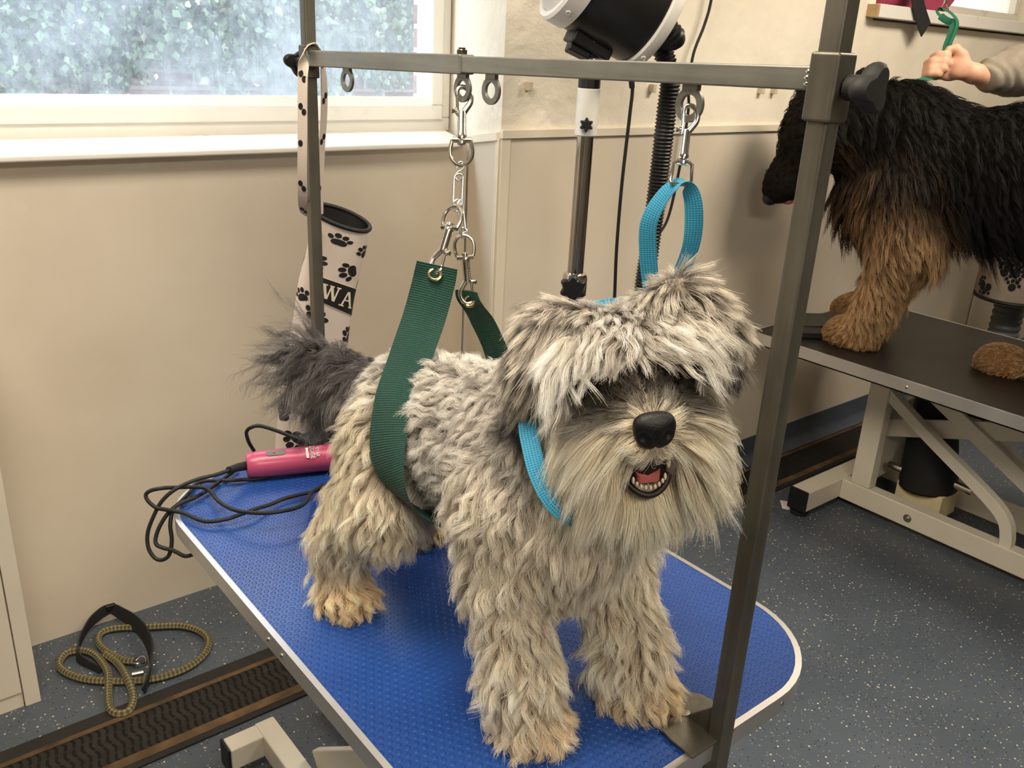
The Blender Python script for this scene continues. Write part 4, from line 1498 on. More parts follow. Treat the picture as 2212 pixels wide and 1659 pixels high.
def grow_fur(name, solid, V_, Q, coat, n_guides, n_hairs, parent, mat, rng, K=9, radius=0.00022, edit=None, density=None, blend=0.010, tone=None, clumpr=1.0, tipr=0.25):
    tri = np.concatenate([Q[:, [0, 1, 2]], Q[:, [0, 2, 3]]])
    P0, P1, P2 = V_[tri[:, 0]], V_[tri[:, 1]], V_[tri[:, 2]]
    area = np.linalg.norm(np.cross(P1 - P0, P2 - P0), axis=1) / 2
    regs = [q[5] for q in solid.p]
    PM = np.stack([coat.r[r] for r in regs])

    def params(X):
        D = solid.all_d(X)
        D -= D.min(1)[:, None]
        W = np.exp(-D / blend)
        W /= W.sum(1)[:, None]
        return W @ PM
    cen = (P0 + P1 + P2) / 3
    pc = params(cen)
    dens = pc[:, 6].copy()
    if density is not None:
        dens *= density(cen)
    w = area * dens
    w /= w.sum()

    def sample(n):
        f = rng.choice(len(tri), n, p=w)
        a, b = rng.random(n), rng.random(n)
        s = np.sqrt(a)
        return P0[f] * (1 - s)[:, None] + P1[f] * (s * (1 - b))[:, None] + P2[f] * (s * b)[:, None]

    # ---- guides
    gr = sample(n_guides)
    gn = solid.grad(gr)
    gp = params(gr)
    if edit is not None:
        edit(gr, gn, gp)
    L = gp[:, 0] * (1 + gp[:, 8] * rng.normal(0, 1, n_guides).clip(-1.6, 1.6))
    comb = gp[:, 9:12] + rng.normal(0, 0.10, (n_guides, 3))
    comb -= gn * np.sum(comb * gn, 1)[:, None]
    comb /= np.linalg.norm(comb, axis=1)[:, None] + 1e-9
    side = np.cross(gn, comb)
    # neighbouring locks sway together
    sway = 0.45 * np.sin(gr @ np.array([61.0, 47.0, 39.0])) + 0.35 * np.sin(gr @ np.array([-37.0, 71.0, 83.0]) + 1.3)
    comb = comb + side * sway[:, None] * 0.42
    comb /= np.linalg.norm(comb, axis=1)[:, None] + 1e-9
    lie = np.clip(gp[:, 1] + rng.normal(0, 0.06, n_guides), 0, 0.98)
    ph = 2.4 * np.sin(gr @ np.array([95.0, 70.0, 55.0])) + 2.2 * np.sin(gr @ np.array([-60.0, 85.0, 98.0]) + 2) + rng.random(n_guides) * 1.6
    G = np.empty((K, n_guides, 3))
    G[0] = gr - gn * 0.002
    for i in range(1, K):
        s = i / (K - 1)
        l_ = lie * (0.45 + 0.55 * min(1, s * 1.6))
        dvec = gn * (1 - l_)[:, None] + comb * l_[:, None]
        dvec[:, 2] -= gp[:, 4] * s * 1.5
        dvec /= np.linalg.norm(dvec, axis=1)[:, None]
        p = G[i - 1] + dvec * (L / (K - 1))[:, None]
        dd = solid.d(p)
        bad = dd < 0.0015
        if bad.any():
            p[bad] += solid.grad(p[bad]) * (0.0015 - dd[bad])[:, None]
        G[i] = p
    sarc = np.linspace(0, 1, K)[:, None] * L[None]
    amp = gp[:, 2] * np.linspace(0, 1, K)[:, None] ** 0.8
    an = ph[None] + 6.283 * gp[:, 3][None] * sarc
    G += (np.sin(an) * amp)[:, :, None] * side[None] + (np.cos(an * 0.9 + 1.0) * amp * 0.55)[:, :, None] * gn[None]
    # ---- hairs
    hr = sample(n_hairs)
    hn = solid.grad(hr)
    hp = params(hr)
    if edit is not None:
        edit(hr, hn, hp)
    kd = KDTree(n_guides)
    key = np.concatenate([gr + gn * 0.012], 1)
    for i, p in enumerate(key):
        kd.insert(p, i)
    kd.balance()
    hk = hr + hn * 0.012
    i1 = np.empty(n_hairs, int)
    i2 = np.empty(n_hairs, int)
    d1 = np.empty(n_hairs)
    d2 = np.empty(n_hairs)
    for i, p in enumerate(hk):
        r = kd.find_n(p, 2)
        i1[i], d1[i] = r[0][1], r[0][2]
        i2[i], d2[i] = r[1][1], r[1][2]
    w2 = (d1 / (d1 + d2 + 1e-9))[:, None]
    lr = np.clip(1 + rng.normal(0, 0.11, n_hairs), 0.55, 1.25)[:, None]
    stray = rng.random(n_hairs) < 0.03
    out = np.empty((n_hairs, K, 3), np.float32)
    cl = np.where(stray, 0.15, hp[:, 7] * clumpr)[:, None]
    jit = rng.normal(0, 0.0008, (n_hairs, 3))
    ph2 = rng.random(n_hairs) * 6.28
    for i in range(K):
        s = i / (K - 1)
        off = (G[i][i1] - G[0][i1]) * (1 - w2) + (G[i][i2] - G[0][i2]) * w2
        p = hr - hn * 0.002 + off * lr
        tgt = G[0][i1] + (G[i][i1] - G[0][i1]) * lr
        c_ = cl * min(1.0, s * 1.25) ** 0.75
        p = p * (1 - c_) + tgt * c_ + jit * s * 1.6
        fz = np.where(stray, 0.0035, 0.0005)[:, None] * s
        p = p + fz * np.stack([np.sin(ph2 + 5 * s), np.cos(ph2 * 1.7 + 4 * s), np.sin(ph2 * 2.3 + 6 * s)], 1)
        out[:, i] = p
    # ---- colour: root to tip, some locks darker
    lockr = rng.random(n_guides)
    dk = (lockr[i1] < hp[:, 5]) * rng.uniform(0.35, 0.9, n_hairs)
    rc, tc = hp[:, 12:15], hp[:, 15:18]
    val = (0.82 + 0.36 * rng.random(n_guides))[i1] * (0.88 + 0.24 * rng.random(n_hairs))
    col = np.empty((n_hairs, K, 4), np.float32)
    for i in range(K):
        s = i / (K - 1)
        m = np.clip(s * 1.5 - 0.1, 0, 1)[None] if False else min(max(s * 1.5 - 0.1, 0), 1)
        c_ = rc * (1 - m) + tc * m
        c_ = c_ * (1 - dk[:, None]) + rc * 0.8 * dk[:, None]
        col[:, i, :3] = np.clip(c_ * val[:, None], 0, 1)
        col[:, i, 3] = 1
    if tone is not None:
        tone(hr, col)
    hc = bpy.data.hair_curves.new(name)
    hc.add_curves([K] * n_hairs)
    b = np.asarray(parent['_o'], float)
    hc.attributes['position'].data.foreach_set('vector', (out.reshape(-1, 3) - b).astype(np.float32).ravel())
    ra = hc.attributes.get('radius') or hc.attributes.new('radius', 'FLOAT', 'POINT')
    rad = np.broadcast_to(radius * np.linspace(1, tipr, K) ** 0.8, (n_hairs, K)) * rng.uniform(0.75, 1.25, (n_hairs, 1))
    ra.data.foreach_set('value', rad.astype(np.float32).ravel())
    ca = hc.attributes.new('fur_tone', 'FLOAT_COLOR', 'POINT')
    ca.data.foreach_set('color', col.ravel())
    hc.materials.append(mat)
    o = bpy.data.objects.new(name, hc)
    COL.objects.link(o)
    o.parent = parent
    return o


def m_fur(name, rough=0.55, spec=0.3, trans=0.25):
    t = NT(name)
    a = t.node('ShaderNodeAttribute', attribute_name='fur_tone')
    t.set(color=a.outputs['Color'], rough=rough, spec=spec)
    tl = t.node('ShaderNodeBsdfTranslucent')
    t.link(a.outputs['Color'], tl.inputs['Color'])
    mx = t.node('ShaderNodeMixShader')
    mx.inputs[0].default_value = trans
    t.link(t.bsdf.outputs[0], mx.inputs[1])
    t.link(tl.outputs[0], mx.inputs[2])
    t.link(mx.outputs[0], t.out.inputs['Surface'])
    return t.m


M['fur'] = m_fur('fur')

# ------------------------------------------------------------------ the schnauzer
rg = np.random.default_rng(11)
NOSE = V(0.5540, 0.4640, 1.1387)
HF = unit((-0.535, -0.835, -0.12))
_l0 = unit(np.cross((0, 0, 1), HF))
_u0 = np.cross(HF, _l0)
_r = math.radians(8)
HL = math.cos(_r) * _l0 + math.sin(_r) * _u0
HU = np.cross(HF, HL)
HR = np.stack([HF, HL, HU], 1)


def H(f, l, u):
    return NOSE + HF * f + HL * l + HU * u


def HD(f, l, u):
    return tuple(HF * f + HL * l + HU * u)


S = Solid(0.008)
z = TT
# trunk
S.ell((0.604, 0.925, z + 0.268), (0.072, 0.070, 0.086), 'rump')
S.ell((0.604, 0.825, z + 0.275), (0.077, 0.12, 0.092), 'trunk')
S.ell((0.608, 0.70, z + 0.285), (0.084, 0.11, 0.115), 'trunk')
S.ell((0.612, 0.625, z + 0.245), (0.072, 0.06, 0.085), 'chest')
S.chain([(0.612, 0.66, z + 0.335), H(-0.165, 0.0, -0.035)], [0.078, 0.062], 'neck')
S.cap((0.610, 0.60, z + 0.26), H(-0.115, 0.005, -0.085), 0.060, 0.040, 'throat')
# legs
S.chain([(0.552, 0.665, z + 0.27), (0.548, 0.652, z + 0.185), (0.547, 0.613, z + 0.075), (0.5485, 0.597, z + 0.03)], [0.050, 0.038, 0.030, 0.027], ['upper', 'foreleg', 'foreleg'])
S.ell((0.5485, 0.592, z + 0.023), (0.031, 0.034, 0.022), 'paw')
S.chain([(0.672, 0.655, z + 0.27), (0.686, 0.628, z + 0.18), (0.690, 0.584, z + 0.075), (0.691, 0.566, z + 0.03)], [0.050, 0.040, 0.031, 0.029], ['upper', 'foreleg', 'foreleg'])
S.ell((0.691, 0.558, z + 0.023), (0.031, 0.034, 0.022), 'paw')
S.chain([(0.558, 0.905, z + 0.25), (0.528, 0.870, z + 0.178), (0.506, 0.955, z + 0.098), (0.499, 0.945, z + 0.035)], [0.058, 0.046, 0.026, 0.025], ['thigh', 'hindleg', 'hindleg'])
S.cap((0.552, 0.920, z + 0.23), (0.510, 0.935, z + 0.125), 0.048, 0.031, 'thigh')
S.ell((0.497, 0.928, z + 0.022), (0.030, 0.034, 0.021), 'paw')
S.chain([(0.665, 0.96, z + 0.25), (0.69, 0.925, z + 0.178), (0.686, 1.065, z + 0.098), (0.685, 1.06, z + 0.035)], [0.070, 0.050, 0.028, 0.027], ['thigh', 'hindleg', 'hindleg'])
S.ell((0.685, 1.035, z + 0.022), (0.032, 0.037, 0.022), 'paw')
# tail
S.chain([(0.604, 0.990, z + 0.285), (0.597, 1.055, z + 0.266), (0.580, 1.105, z + 0.270), (0.560, 1.145, z + 0.295)], [0.028, 0.026, 0.025, 0.016], 'tail')
# head
S.ell(H(-0.128, 0, 0.006), (0.058, 0.055, 0.048), 'skull', HR)
S.cap(H(-0.024, 0, -0.014), H(-0.085, 0, -0.006), 0.022, 0.036, 'muzzle')
S.ell(H(-0.092, -0.041, 0.034), (0.022, 0.028, 0.016), 'brow_r', HR)
S.ell(H(-0.092, 0.039, 0.034), (0.022, 0.028, 0.016), 'brow_l', HR)
S.ell(H(-0.060, -0.040, -0.052), (0.034, 0.030, 0.045), 'beard_r', HR)
S.ell(H(-0.060, 0.040, -0.052), (0.034, 0.030, 0.045), 'beard_l', HR)
S.ell(H(-0.066, 0, -0.100), (0.028, 0.040, 0.026), 'chin', HR)
S.ell(H(-0.105, -0.052, -0.035), (0.035, 0.026, 0.045), 'cheek_r', HR)
S.ell(H(-0.105, 0.050, -0.035), (0.035, 0.026, 0.045), 'cheek_l', HR)
S.chain([H(-0.152, 0.040, 0.048), H(-0.142, 0.064, 0.060), H(-0.122, 0.086, 0.034), H(-0.110, 0.097, 0.002)], [0.020, 0.020, 0.018, 0.011], 'ear_l')
S.chain([H(-0.154, -0.040, 0.038), H(-0.150, -0.070, 0.040), H(-0.136, -0.094, 0.006), H(-0.126, -0.105, -0.032)], [0.020, 0.020, 0.018, 0.011], 'ear_r')

C_ = Coat(rg)
BODY = dict(root=(142, 134, 126), tip=(248, 243, 234), dark=0.18, clump=0.66)
C_.set('rump', 0.022, (0, 0.75, -0.55), 0.74, 0.0038, 40, 0.2, **BODY)
C_.set('trunk', 0.025, (0, 0.75, -0.45), 0.76, 0.0048, 42, 0.2, **BODY)
C_.set('neck', 0.023, (-0.1, 0.45, -0.8), 0.74, 0.004, 42, 0.3, (142, 134, 126), (244, 238, 228), dark=0.2, clump=0.55)
C_.set('chest', 0.042, (-0.15, -0.25, -1), 0.76, 0.0065, 26, 0.35, (176, 160, 138), (253, 243, 224), dark=0.10, clump=0.72)
C_.set('throat', 0.030, (-0.1, -0.2, -1), 0.84, 0.002, 20, 0.3, (212, 200, 180), (244, 237, 222), dark=0.03, clump=0.4)
C_.set('upper', 0.034, (-0.05, 0.2, -1), 0.76, 0.0060, 28, 0.3, (164, 152, 135), (250, 241, 224), dark=0.12, clump=0.7)
C_.set('foreleg', 0.042, (0, 0.1, -1), 0.76, 0.0065, 26, 0.30, (200, 184, 158), (255, 247, 230), dark=0.06, clump=0.72)
C_.set('thigh', 0.034, (0, 0.25, -0.95), 0.78, 0.0055, 24, 0.3, (158, 145, 126), (251, 240, 216), dark=0.14, clump=0.7)
C_.set('hindleg', 0.038, (0, 0.1, -1), 0.78, 0.0060, 24, 0.3, (194, 178, 152), (253, 242, 220), dark=0.08, clump=0.72)
C_.set('paw', 0.024, (-0.15, -0.35, -0.8), 0.58, 0.0060, 46, 0.35, (216, 182, 136), (250, 226, 182), dark=0.12, clump=0.6)
C_.set('tail', 0.066, (-0.2, 0.25, -1), 0.70, 0.0080, 30, 0.7, (58, 55, 56), (136, 132, 130), dark=0.35, lvar=0.35, clump=0.65)
C_.set('skull', 0.026, HD(0.6, 0, 0.1), 0.78, 0.0035, 24, 0.05, (150, 143, 138), (248, 244, 238), dark=0.22, clump=0.68)
C_.set('muzzle', 0.016, HD(-0.6, 0, 0.45), 0.84, 0.001, 20, 0.0, (92, 80, 68), (168, 150, 126), dark=0.2, clump=0.4)
C_.set('brow_r', 0.056, HD(0.95, -0.62, 0.05), 0.78, 0.0045, 15, 0.52, (214, 203, 184), (255, 252, 244), dark=0.05, clump=0.78)
C_.set('brow_l', 0.050, HD(0.95, 0.55, 0.05), 0.78, 0.0045, 15, 0.50, (214, 203, 184), (255, 252, 244), dark=0.05, clump=0.78)
C_.set('beard_r', 0.068, HD(0.0, -0.42, -1), 0.90, 0.0022, 12, 0.70, (244, 230, 204), (255, 249, 230), dark=0.04, clump=0.34, lvar=0.16)
C_.set('beard_l', 0.068, HD(0.0, 0.42, -1), 0.90, 0.0022, 12, 0.70, (244, 230, 204), (255, 249, 230), dark=0.04, clump=0.34, lvar=0.16)
C_.set('chin', 0.060, HD(0.05, 0, -1), 0.88, 0.0025, 14, 0.5, (244, 230, 204), (255, 249, 230), dark=0.04, clump=0.34, lvar=0.16)
C_.set('cheek_r', 0.034, HD(-0.2, -0.3, -1), 0.84, 0.002, 18, 0.3, (232, 222, 204), (255, 250, 238), dark=0.03, clump=0.3)
C_.set('cheek_l', 0.034, HD(-0.2, 0.3, -1), 0.84, 0.002, 18, 0.3, (228, 217, 198), (255, 249, 236), dark=0.03, clump=0.3)
C_.set('ear_l', 0.024, HD(0.1, 0.45, -0.9), 0.66, 0.002, 24, 0.15, (120, 112, 106), (240, 232, 216), dark=0.2, clump=0.55)
C_.set('ear_r', 0.025, HD(0.0, -0.45, -0.9), 0.78, 0.002, 24, 0.2, (108, 102, 99), (236, 228, 214), dark=0.25, clump=0.55)

SLING = pp.copy()


def head_local(X):
    return (X - NOSE) @ HR


def density(X):
    q = head_local(X)
    d = np.ones(len(X))
    nose = np.linalg.norm((q - (-0.004, 0, 0.001)) / np.array([0.015, 0.0185, 0.0165]), axis=1) < 1
    mouth = (np.abs(q[:, 1]) < 0.026) & (q[:, 2] < -0.036) & (q[:, 2] > -0.080) & (q[:, 0] > -0.052)
    d[nose | mouth] = 0
    head = (q[:, 0] > -0.2) & (np.linalg.norm(q, axis=1) < 0.26)
    d[head & (d > 0)] *= 1.5
    d[(X[:, 2] < TT + 0.012)] *= 0.4
    return d


def edit(X, N, P):
    q = head_local(X)
    # short dark fur round the eyes and on the stop; pale moustache parting to the sides
    def ss(x, lo, hi):
        t_ = np.clip((x - lo) / (hi - lo), 0, 1)
        return t_ * t_ * (3 - 2 * t_)
    k = ss(-q[:, 0], 0.020, 0.032) * (1 - ss(-q[:, 0], 0.098, 0.112)) * ss(q[:, 2] + 0.25 * np.abs(q[:, 1]), -0.014, 0.004) * (1 - ss(q[:, 2], 0.030, 0.038)) * (1 - ss(np.abs(q[:, 1]), 0.050, 0.068))
    k = k[:, None]
    P[:, 12:15] = P[:, 12:15] * (1 - k) + np.array(srgb(26, 23, 21)[:3]) * k
    P[:, 15:18] = P[:, 15:18] * (1 - k) + np.array(srgb(70, 62, 55)[:3]) * k
    short = np.exp(-(np.linalg.norm((q - (-0.010, 0, 0.006)) / np.array([0.035, 0.034, 0.026]), axis=1)) ** 2)
    P[:, 0] *= 1 - 0.66 * short
    P[:, 0] *= 1 - 0.62 * k[:, 0]
    P[:, 1] = P[:, 1] * (1 - k[:, 0]) + 0.85 * k[:, 0]
    P[:, 4] *= 1 - k[:, 0]
    # moustache: sides of the muzzle fan outwards and down from the nose
    mu = (np.exp(-((q[:, 0] + 0.026) / 0.026) ** 2) * np.exp(-((q[:, 2] + 0.018) / 0.028) ** 2) * (np.linalg.norm(q, axis=1) < 0.09))[:, None]
    sgn = np.tanh(q[:, 1:2] / 0.012)
    fan = HL[None] * sgn * 0.9 - HU[None] * (0.75 - 0.55 * np.clip(q[:, 2:3] / 0.02 + 0.3, 0, 1)) - HF[None] * 0.25
    P[:, 9:12] = P[:, 9:12] * (1 - mu) + fan * mu
    P[:, 0] = P[:, 0] * (1 - mu[:, 0]) + (0.020 + 0.026 * np.clip(np.abs(q[:, 1]) / 0.03, 0, 1)) * mu[:, 0]
    pale = np.clip(mu[:, 0] * 1.6, 0, 1)[:, None] * (1 - 0.6 * k)
    P[:, 12:15] = P[:, 12:15] * (1 - pale) + np.array(srgb(236, 224, 200)[:3]) * pale
    P[:, 15:18] = P[:, 15:18] * (1 - pale) + np.array(srgb(255, 249, 234)[:3]) * pale
    # hair under the lip stays short so the mouth shows
    lip = (np.exp(-(q[:, 1] / 0.030) ** 4) * np.exp(-((q[:, 2] + 0.060) / 0.034) ** 4) * (q[:, 0] > -0.07) * (np.linalg.norm(q, axis=1) < 0.12))
    P[:, 0] *= 1 - 0.55 * lip
    P[:, 0] = np.where((q[:, 2] > -0.04) & (np.abs(q[:, 1]) < 0.02) & (q[:, 0] > -0.05) & (q[:, 2] < -0.015), np.minimum(P[:, 0], 0.014), P[:, 0])
    # dark rims of the ears
    for s, c in ((1, H(-0.108, 0.104, -0.006)), (-1, H(-0.124, -0.112, -0.040))):
        e = np.exp(-(np.linalg.norm(X - c, axis=1) / 0.026) ** 2)[:, None]
        P[:, 12:15] = P[:, 12:15] * (1 - e) + np.array(srgb(50, 48, 50)[:3]) * e
        P[:, 15:18] = P[:, 15:18] * (1 - e) + np.array(srgb(96, 92, 92)[:3]) * e
    # window light put into the colour: body hair facing up gets paler tips
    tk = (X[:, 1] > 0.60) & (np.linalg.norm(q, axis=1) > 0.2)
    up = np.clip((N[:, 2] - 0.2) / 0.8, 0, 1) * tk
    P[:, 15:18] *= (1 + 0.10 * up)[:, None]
    # flattened beneath the sling
    near = np.full(len(X), 1.0)
    sub = SLING[::3]
    dm = np.min(np.linalg.norm((X[:, None, :] - sub[None]) * np.array([1, 1.0, 1]), axis=2), axis=1)
    near = np.clip((dm - 0.031) / 0.010, 0.18, 1)
    near = np.maximum(near, np.clip((0.945 - X[:, 2]) / 0.02, 0, 1))
    P[:, 0] *= near
    P[:, 1] = np.where(near < 0.9, 0.95, P[:, 1])
    # tail tip flares outwards and up
    tl = np.clip((X[:, 1] - 1.105) / 0.045, 0, 1)
    P[:, 0] *= 1 + 0.12 * tl
    P[:, 9:12] = P[:, 9:12] * (1 - tl[:, None]) + np.array([-0.5, 0.4, 0.08]) * tl[:, None]
    P[:, 4] *= 1 - 0.9 * tl
    # paws: hair spreads outwards from the leg over the toes
    pw = X[:, 2] < TT + 0.055
    P[pw, 9:12] += N[pw] * np.array([1.0, 1.0, 0]) * 0.7


SV, SQ = S.mesh(0.006)
SV[:, 2] = np.maximum(SV[:, 2], TT + 0.0008)
M['skin'] = simple('undercoat', srgb(150, 138, 122), 0.9, var=0.2, nscale=30, spec=0.1)
dog = solid_object('schnauzer', SV, SQ, M['skin'])
tag(dog, 'grey and cream schnauzer with long beard standing on the blue table', 'dog')
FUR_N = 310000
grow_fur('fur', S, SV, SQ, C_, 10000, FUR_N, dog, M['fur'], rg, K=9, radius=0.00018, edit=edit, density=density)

# ---- nose, eyes, mouth
M['nose'] = simple('nose_leather', srgb(11, 10, 10), 0.5, var=0.2, nscale=300, bump=0.3, bscale=600)
M['eye'] = simple('dark_eye', srgb(16, 10, 8), 0.06, var=0.0)
mb = MB()
nu, nv = 40, 24
vs, fs = [], []
for i in range(nv + 1):
    ph = math.pi * i / nv
    for k in range(nu):
        t_ = 2 * math.pi * k / nu
        f, l, u = math.cos(ph), math.sin(ph) * math.cos(t_), math.sin(ph) * math.sin(t_)
        wide = 1.0 + 0.10 * u
        sq = (abs(math.cos(t_)) ** 3 + abs(math.sin(t_)) ** 3) ** (-1 / 3)
        L_, U_ = l * 0.0190 * wide * sq ** 0.8, u * 0.0172 * sq ** 0.8
        F_ = math.copysign(abs(f) ** 0.75, f) * 0.0115
        for s in (-1, 1):
            dn = ((L_ - s * 0.0105) / 0.0052) ** 2 + ((U_ + 0.003) / 0.0062) ** 2
            if f > 0:
                F_ -= 0.0065 * math.exp(-dn)
        if f > 0:
            F_ -= 0.0025 * math.exp(-(L_ / 0.0018) ** 2) * (U_ < 0.004)
        vs.append(H(F_ - 0.0075, L_, U_ + 0.0005))
for i in range(nv):
    for k in range(nu):
        fs.append((i * nu + k, (i + 1) * nu + k, (i + 1) * nu + (k + 1) % nu, i * nu + (k + 1) % nu))
mb.add(vs, fs)
make('nose', mb, M['nose'], dog, smooth=80)
for s in (-1, 1):
    make('eye', MB().ell(H(-0.077, s * 0.034, 0.013), 0.0105), M['eye'], dog, smooth=80)
M['mouth_dark'] = simple('dark_lip', srgb(24, 16, 15), 0.55, bump=0.3, bscale=300)
M['tongue'] = simple('tongue_flesh', srgb(186, 104, 100), 0.35, var=0.12, nscale=60, bump=0.3, bscale=250)
M['tooth'] = simple('tooth_enamel', srgb(226, 212, 186), 0.25)
mb = MB()      # lower jaw lip: crescent
pts = []
for k in range(17):
    a = math.pi * (1 + k / 16)
    pts.append(H(-0.024 - 0.024 * (1 - abs(math.sin(a))) ** 1.0, 0.0235 * math.cos(a), -0.058 + 0.0235 * math.sin(a)))
mb.tube(smooth_path(pts, 3), 0.0032, 12)
pts = []
for k in range(9):
    a = math.pi * k / 8
    pts.append(H(-0.026 - 0.02 * (1 - math.sin(a)), 0.024 * math.cos(a), -0.050 + 0.012 * math.sin(a)))
mb.tube(smooth_path(pts, 3), 0.005, 10)
mb.ell(H(-0.046, 0, -0.060), (0.014, 0.026, 0.022), HR)
make('lips', mb, M['mouth_dark'], dog, smooth=80)
mb = MB()
vs, fs = [], []
for i in range(9):
    for k in range(9):
        x = -0.066 + 0.037 * i / 8
        y = (k / 8 - 0.5) * 2
        w_ = 0.0165 * (1 - 0.35 * (i / 8) ** 2)
        vs.append(H(x, y * w_, -0.0585 - 0.006 * (i / 8) ** 2 + 0.004 * abs(y) ** 2 - (0.0015 if k == 4 else 0)))
for i in range(9):
    for k in range(9):
        x = -0.066 + 0.037 * i / 8
        y = (k / 8 - 0.5) * 2
        w_ = 0.0150 * (1 - 0.35 * (i / 8) ** 2)
        vs.append(H(x - 0.001, y * w_, -0.0585 - 0.006 * (i / 8) ** 2 - 0.007))
for i in range(8):
    for k in range(8):
        a = i * 9 + k
        fs += [(a, a + 1, a + 10, a + 9), (81 + a, 81 + a + 9, 81 + a + 10, 81 + a + 1)]
for k in range(8):
    fs += [(72 + k, 72 + k + 1, 153 + k + 1, 153 + k), (k, 81 + k, 81 + k + 1, k + 1), (9 * k, 9 * k + 9, 81 + 9 * k + 9, 81 + 9 * k), (9 * k + 8, 81 + 9 * k + 8, 81 + 9 * k + 17, 9 * k + 17)]
mb.add(vs, fs)
make('tongue', mb, M['tongue'], dog, smooth=80)
mb = MB()
for k in range(-4, 5):
    a = -math.pi / 2 + k * 0.24
    big = 1.5 if abs(k) == 4 else 1.0
    c = H(-0.0225 - 0.012 * (1 - abs(math.sin(a))), 0.0185 * math.cos(a), -0.0555 + 0.0185 * math.sin(a) * 0.9)
    mb.ell(c, (0.0017, 0.0016, 0.0028 * big), HR, 10, 8)
for s in (-1, 1):
    mb.ell(H(-0.028, s * 0.0185, -0.050), (0.0022, 0.0022, 0.0062), HR, 10, 8)
make('teeth', mb, M['tooth'], dog, smooth=80)

# ---- the part of the blue loop round the neck
cpts = [(0.7065, 0.6050, 1.197), (0.665, 0.655, 1.190), (0.612, 0.672, 1.168), (0.5600, 0.640, 1.130), (0.5330, 0.6125, 1.1030), (0.5215, 0.5905, 1.083), (0.5165, 0.571, 1.063), (0.5185, 0.551, 1.044), (0.5330, 0.537, 1.029),
        (0.560, 0.545, 1.015), (0.605, 0.550, 1.020), (0.650, 0.560, 1.055), (0.685, 0.575, 1.11), (0.705, 0.59, 1.16)]
cw = [(0.3, 0.5, -0.6), (0.2, -0.7, -0.5), (0, -0.7, -0.6), tuple(RV * 0.9 - UV * 0.05), tuple(RV * 0.9), tuple(RV * 0.85 + UV * 0.15), tuple(RV * 0.8 + UV * 0.3), tuple(RV * 0.75 + UV * 0.45), tuple(RV * 0.65 + UV * 0.6), tuple(RV * 0.4 + UV * 0.8), (-0.2, -0.6, -0.6), (-0.3, -0.6, -0.4), (-0.2, -0.6, -0.3), (0.1, -0.5, -0.4)]
band('collar_loop', smooth_path(cpts, 8), smooth_path(cw, 8), 0.0185, 0.0018, M['blue_web'], nl, ncross=5)

# ------------------------------------------------------------------ stand dryer beside the breast wall
RV, UV, TV = V(0.7788, -0.6255, 0.0476), V(0.1882, 0.3054, 0.9335), V(-0.5984, -0.7180, 0.3555)   # handy oblique axes in the room
sx, sy = 1.476, 1.55
ds = thing('stand_dryer', 'black and white blow dryer on a chrome stand by the cream wall', 'dryer', (sx, sy, 0))
M['pole_chrome'] = simple('pole_chrome', (0.48, 0.46, 0.43, 1), 0.18, 1.0, var=0.05)
make('pole', MB().cyl((sx, sy, 0.90), (sx, sy, 1.30), 0.0195, 32), M['pole_chrome'], ds)
mb = MB().lathe([(0.024, 0), (0.0262, 0.002), (0.0262, 0.103), (0.0245, 0.105)], (sx, sy, 1.265), (0, 0, 1), 36)
up_ = make('white_tube', mb, M['white_plastic'], ds)
kb = MB()
lobed_knob(kb, V(sx, sy, 1.292) + V(-0.66, -0.70, 0) * 0.030, (-0.66, -0.70, 0), 0.0165, 6, 0.34, 0.014)
kb.cyl(V(sx, sy, 1.292), V(sx, sy, 1.292) + V(-0.66, -0.70, 0) * 0.032, 0.006)
make('star_knob', kb, M['black_plastic'], up_)
mb = MB().lathe([(0.020, 0), (0.0255, 0.001), (0.0255, 0.021), (0.018, 0.022), (0.014, 0.030), (0.010, 0.034), (0.010, 0.05)], (sx, sy, 1.370), (0, 0, 1), 10)
make('black_clamp', mb, M['black_plastic'], ds)
make('spigot', MB().cyl((sx - 0.008, sy, 1.40), (sx - 0.012, sy, 1.47), 0.011, 20), M['white_plastic'], ds)
mb = MB().lathe([(0.024, 0), (0.031, 0.003), (0.031, 0.045), (0.028, 0.055), (0.021, 0.058)], (sx, sy, 0.882), (0, 0, 1), 32)
mb.bar(V(sx, sy, 0.912), V(sx, sy, 0.912) + V(-0.80, -0.55, 0) * 0.045, 0.024, 0.034)
cb = make('clamp_collar', mb, M['chrome'], ds)
kb = MB()
lobed_knob(kb, V(sx, sy, 0.915) + V(-0.72, -0.69, 0) * 0.050, (-0.72, -0.69, 0), 0.034, 6, 0.26, 0.020)
make('star_knob', kb, M['black_plastic'], cb)
mb = MB().cyl((sx, sy, 0.10), (sx, sy, 0.885), 0.0255, 32)
lt = make('lower_tube', mb, M['white_plastic'], ds)
lab = MB()
lab.lathe([(0.0258, 0), (0.0259, 0.001), (0.0259, 0.09), (0.0258, 0.091)], (sx, sy, 0.775), (0, 0, 1), 32, cap=False)
t = NT('blue_label')
cc = t.coord('Object', (120, 120, 60))
ch_ = t.node('ShaderNodeTexChecker')
ch_.inputs['Scale'].default_value = 1.6
ch_.inputs['Color1'].default_value = srgb(40, 52, 130)
ch_.inputs['Color2'].default_value = srgb(226, 222, 220)
t.link(cc, ch_.inputs['Vector'])
t.set(color=ch_.outputs['Color'], rough=0.4)
M['blue_label'] = t.m
make('printed_label', lab, M['blue_label'], lt)
mb = MB()
for k in range(5):
    a = 2 * math.pi * k / 5 + 0.3
    d = V(math.cos(a), math.sin(a), 0)
    mb.bar(V(sx, sy, 0.10), V(sx, sy, 0.07) + d * 0.20, 0.035, 0.03)
bs = make('star_base', mb, M['black_plastic'], ds, bevel=0.004)
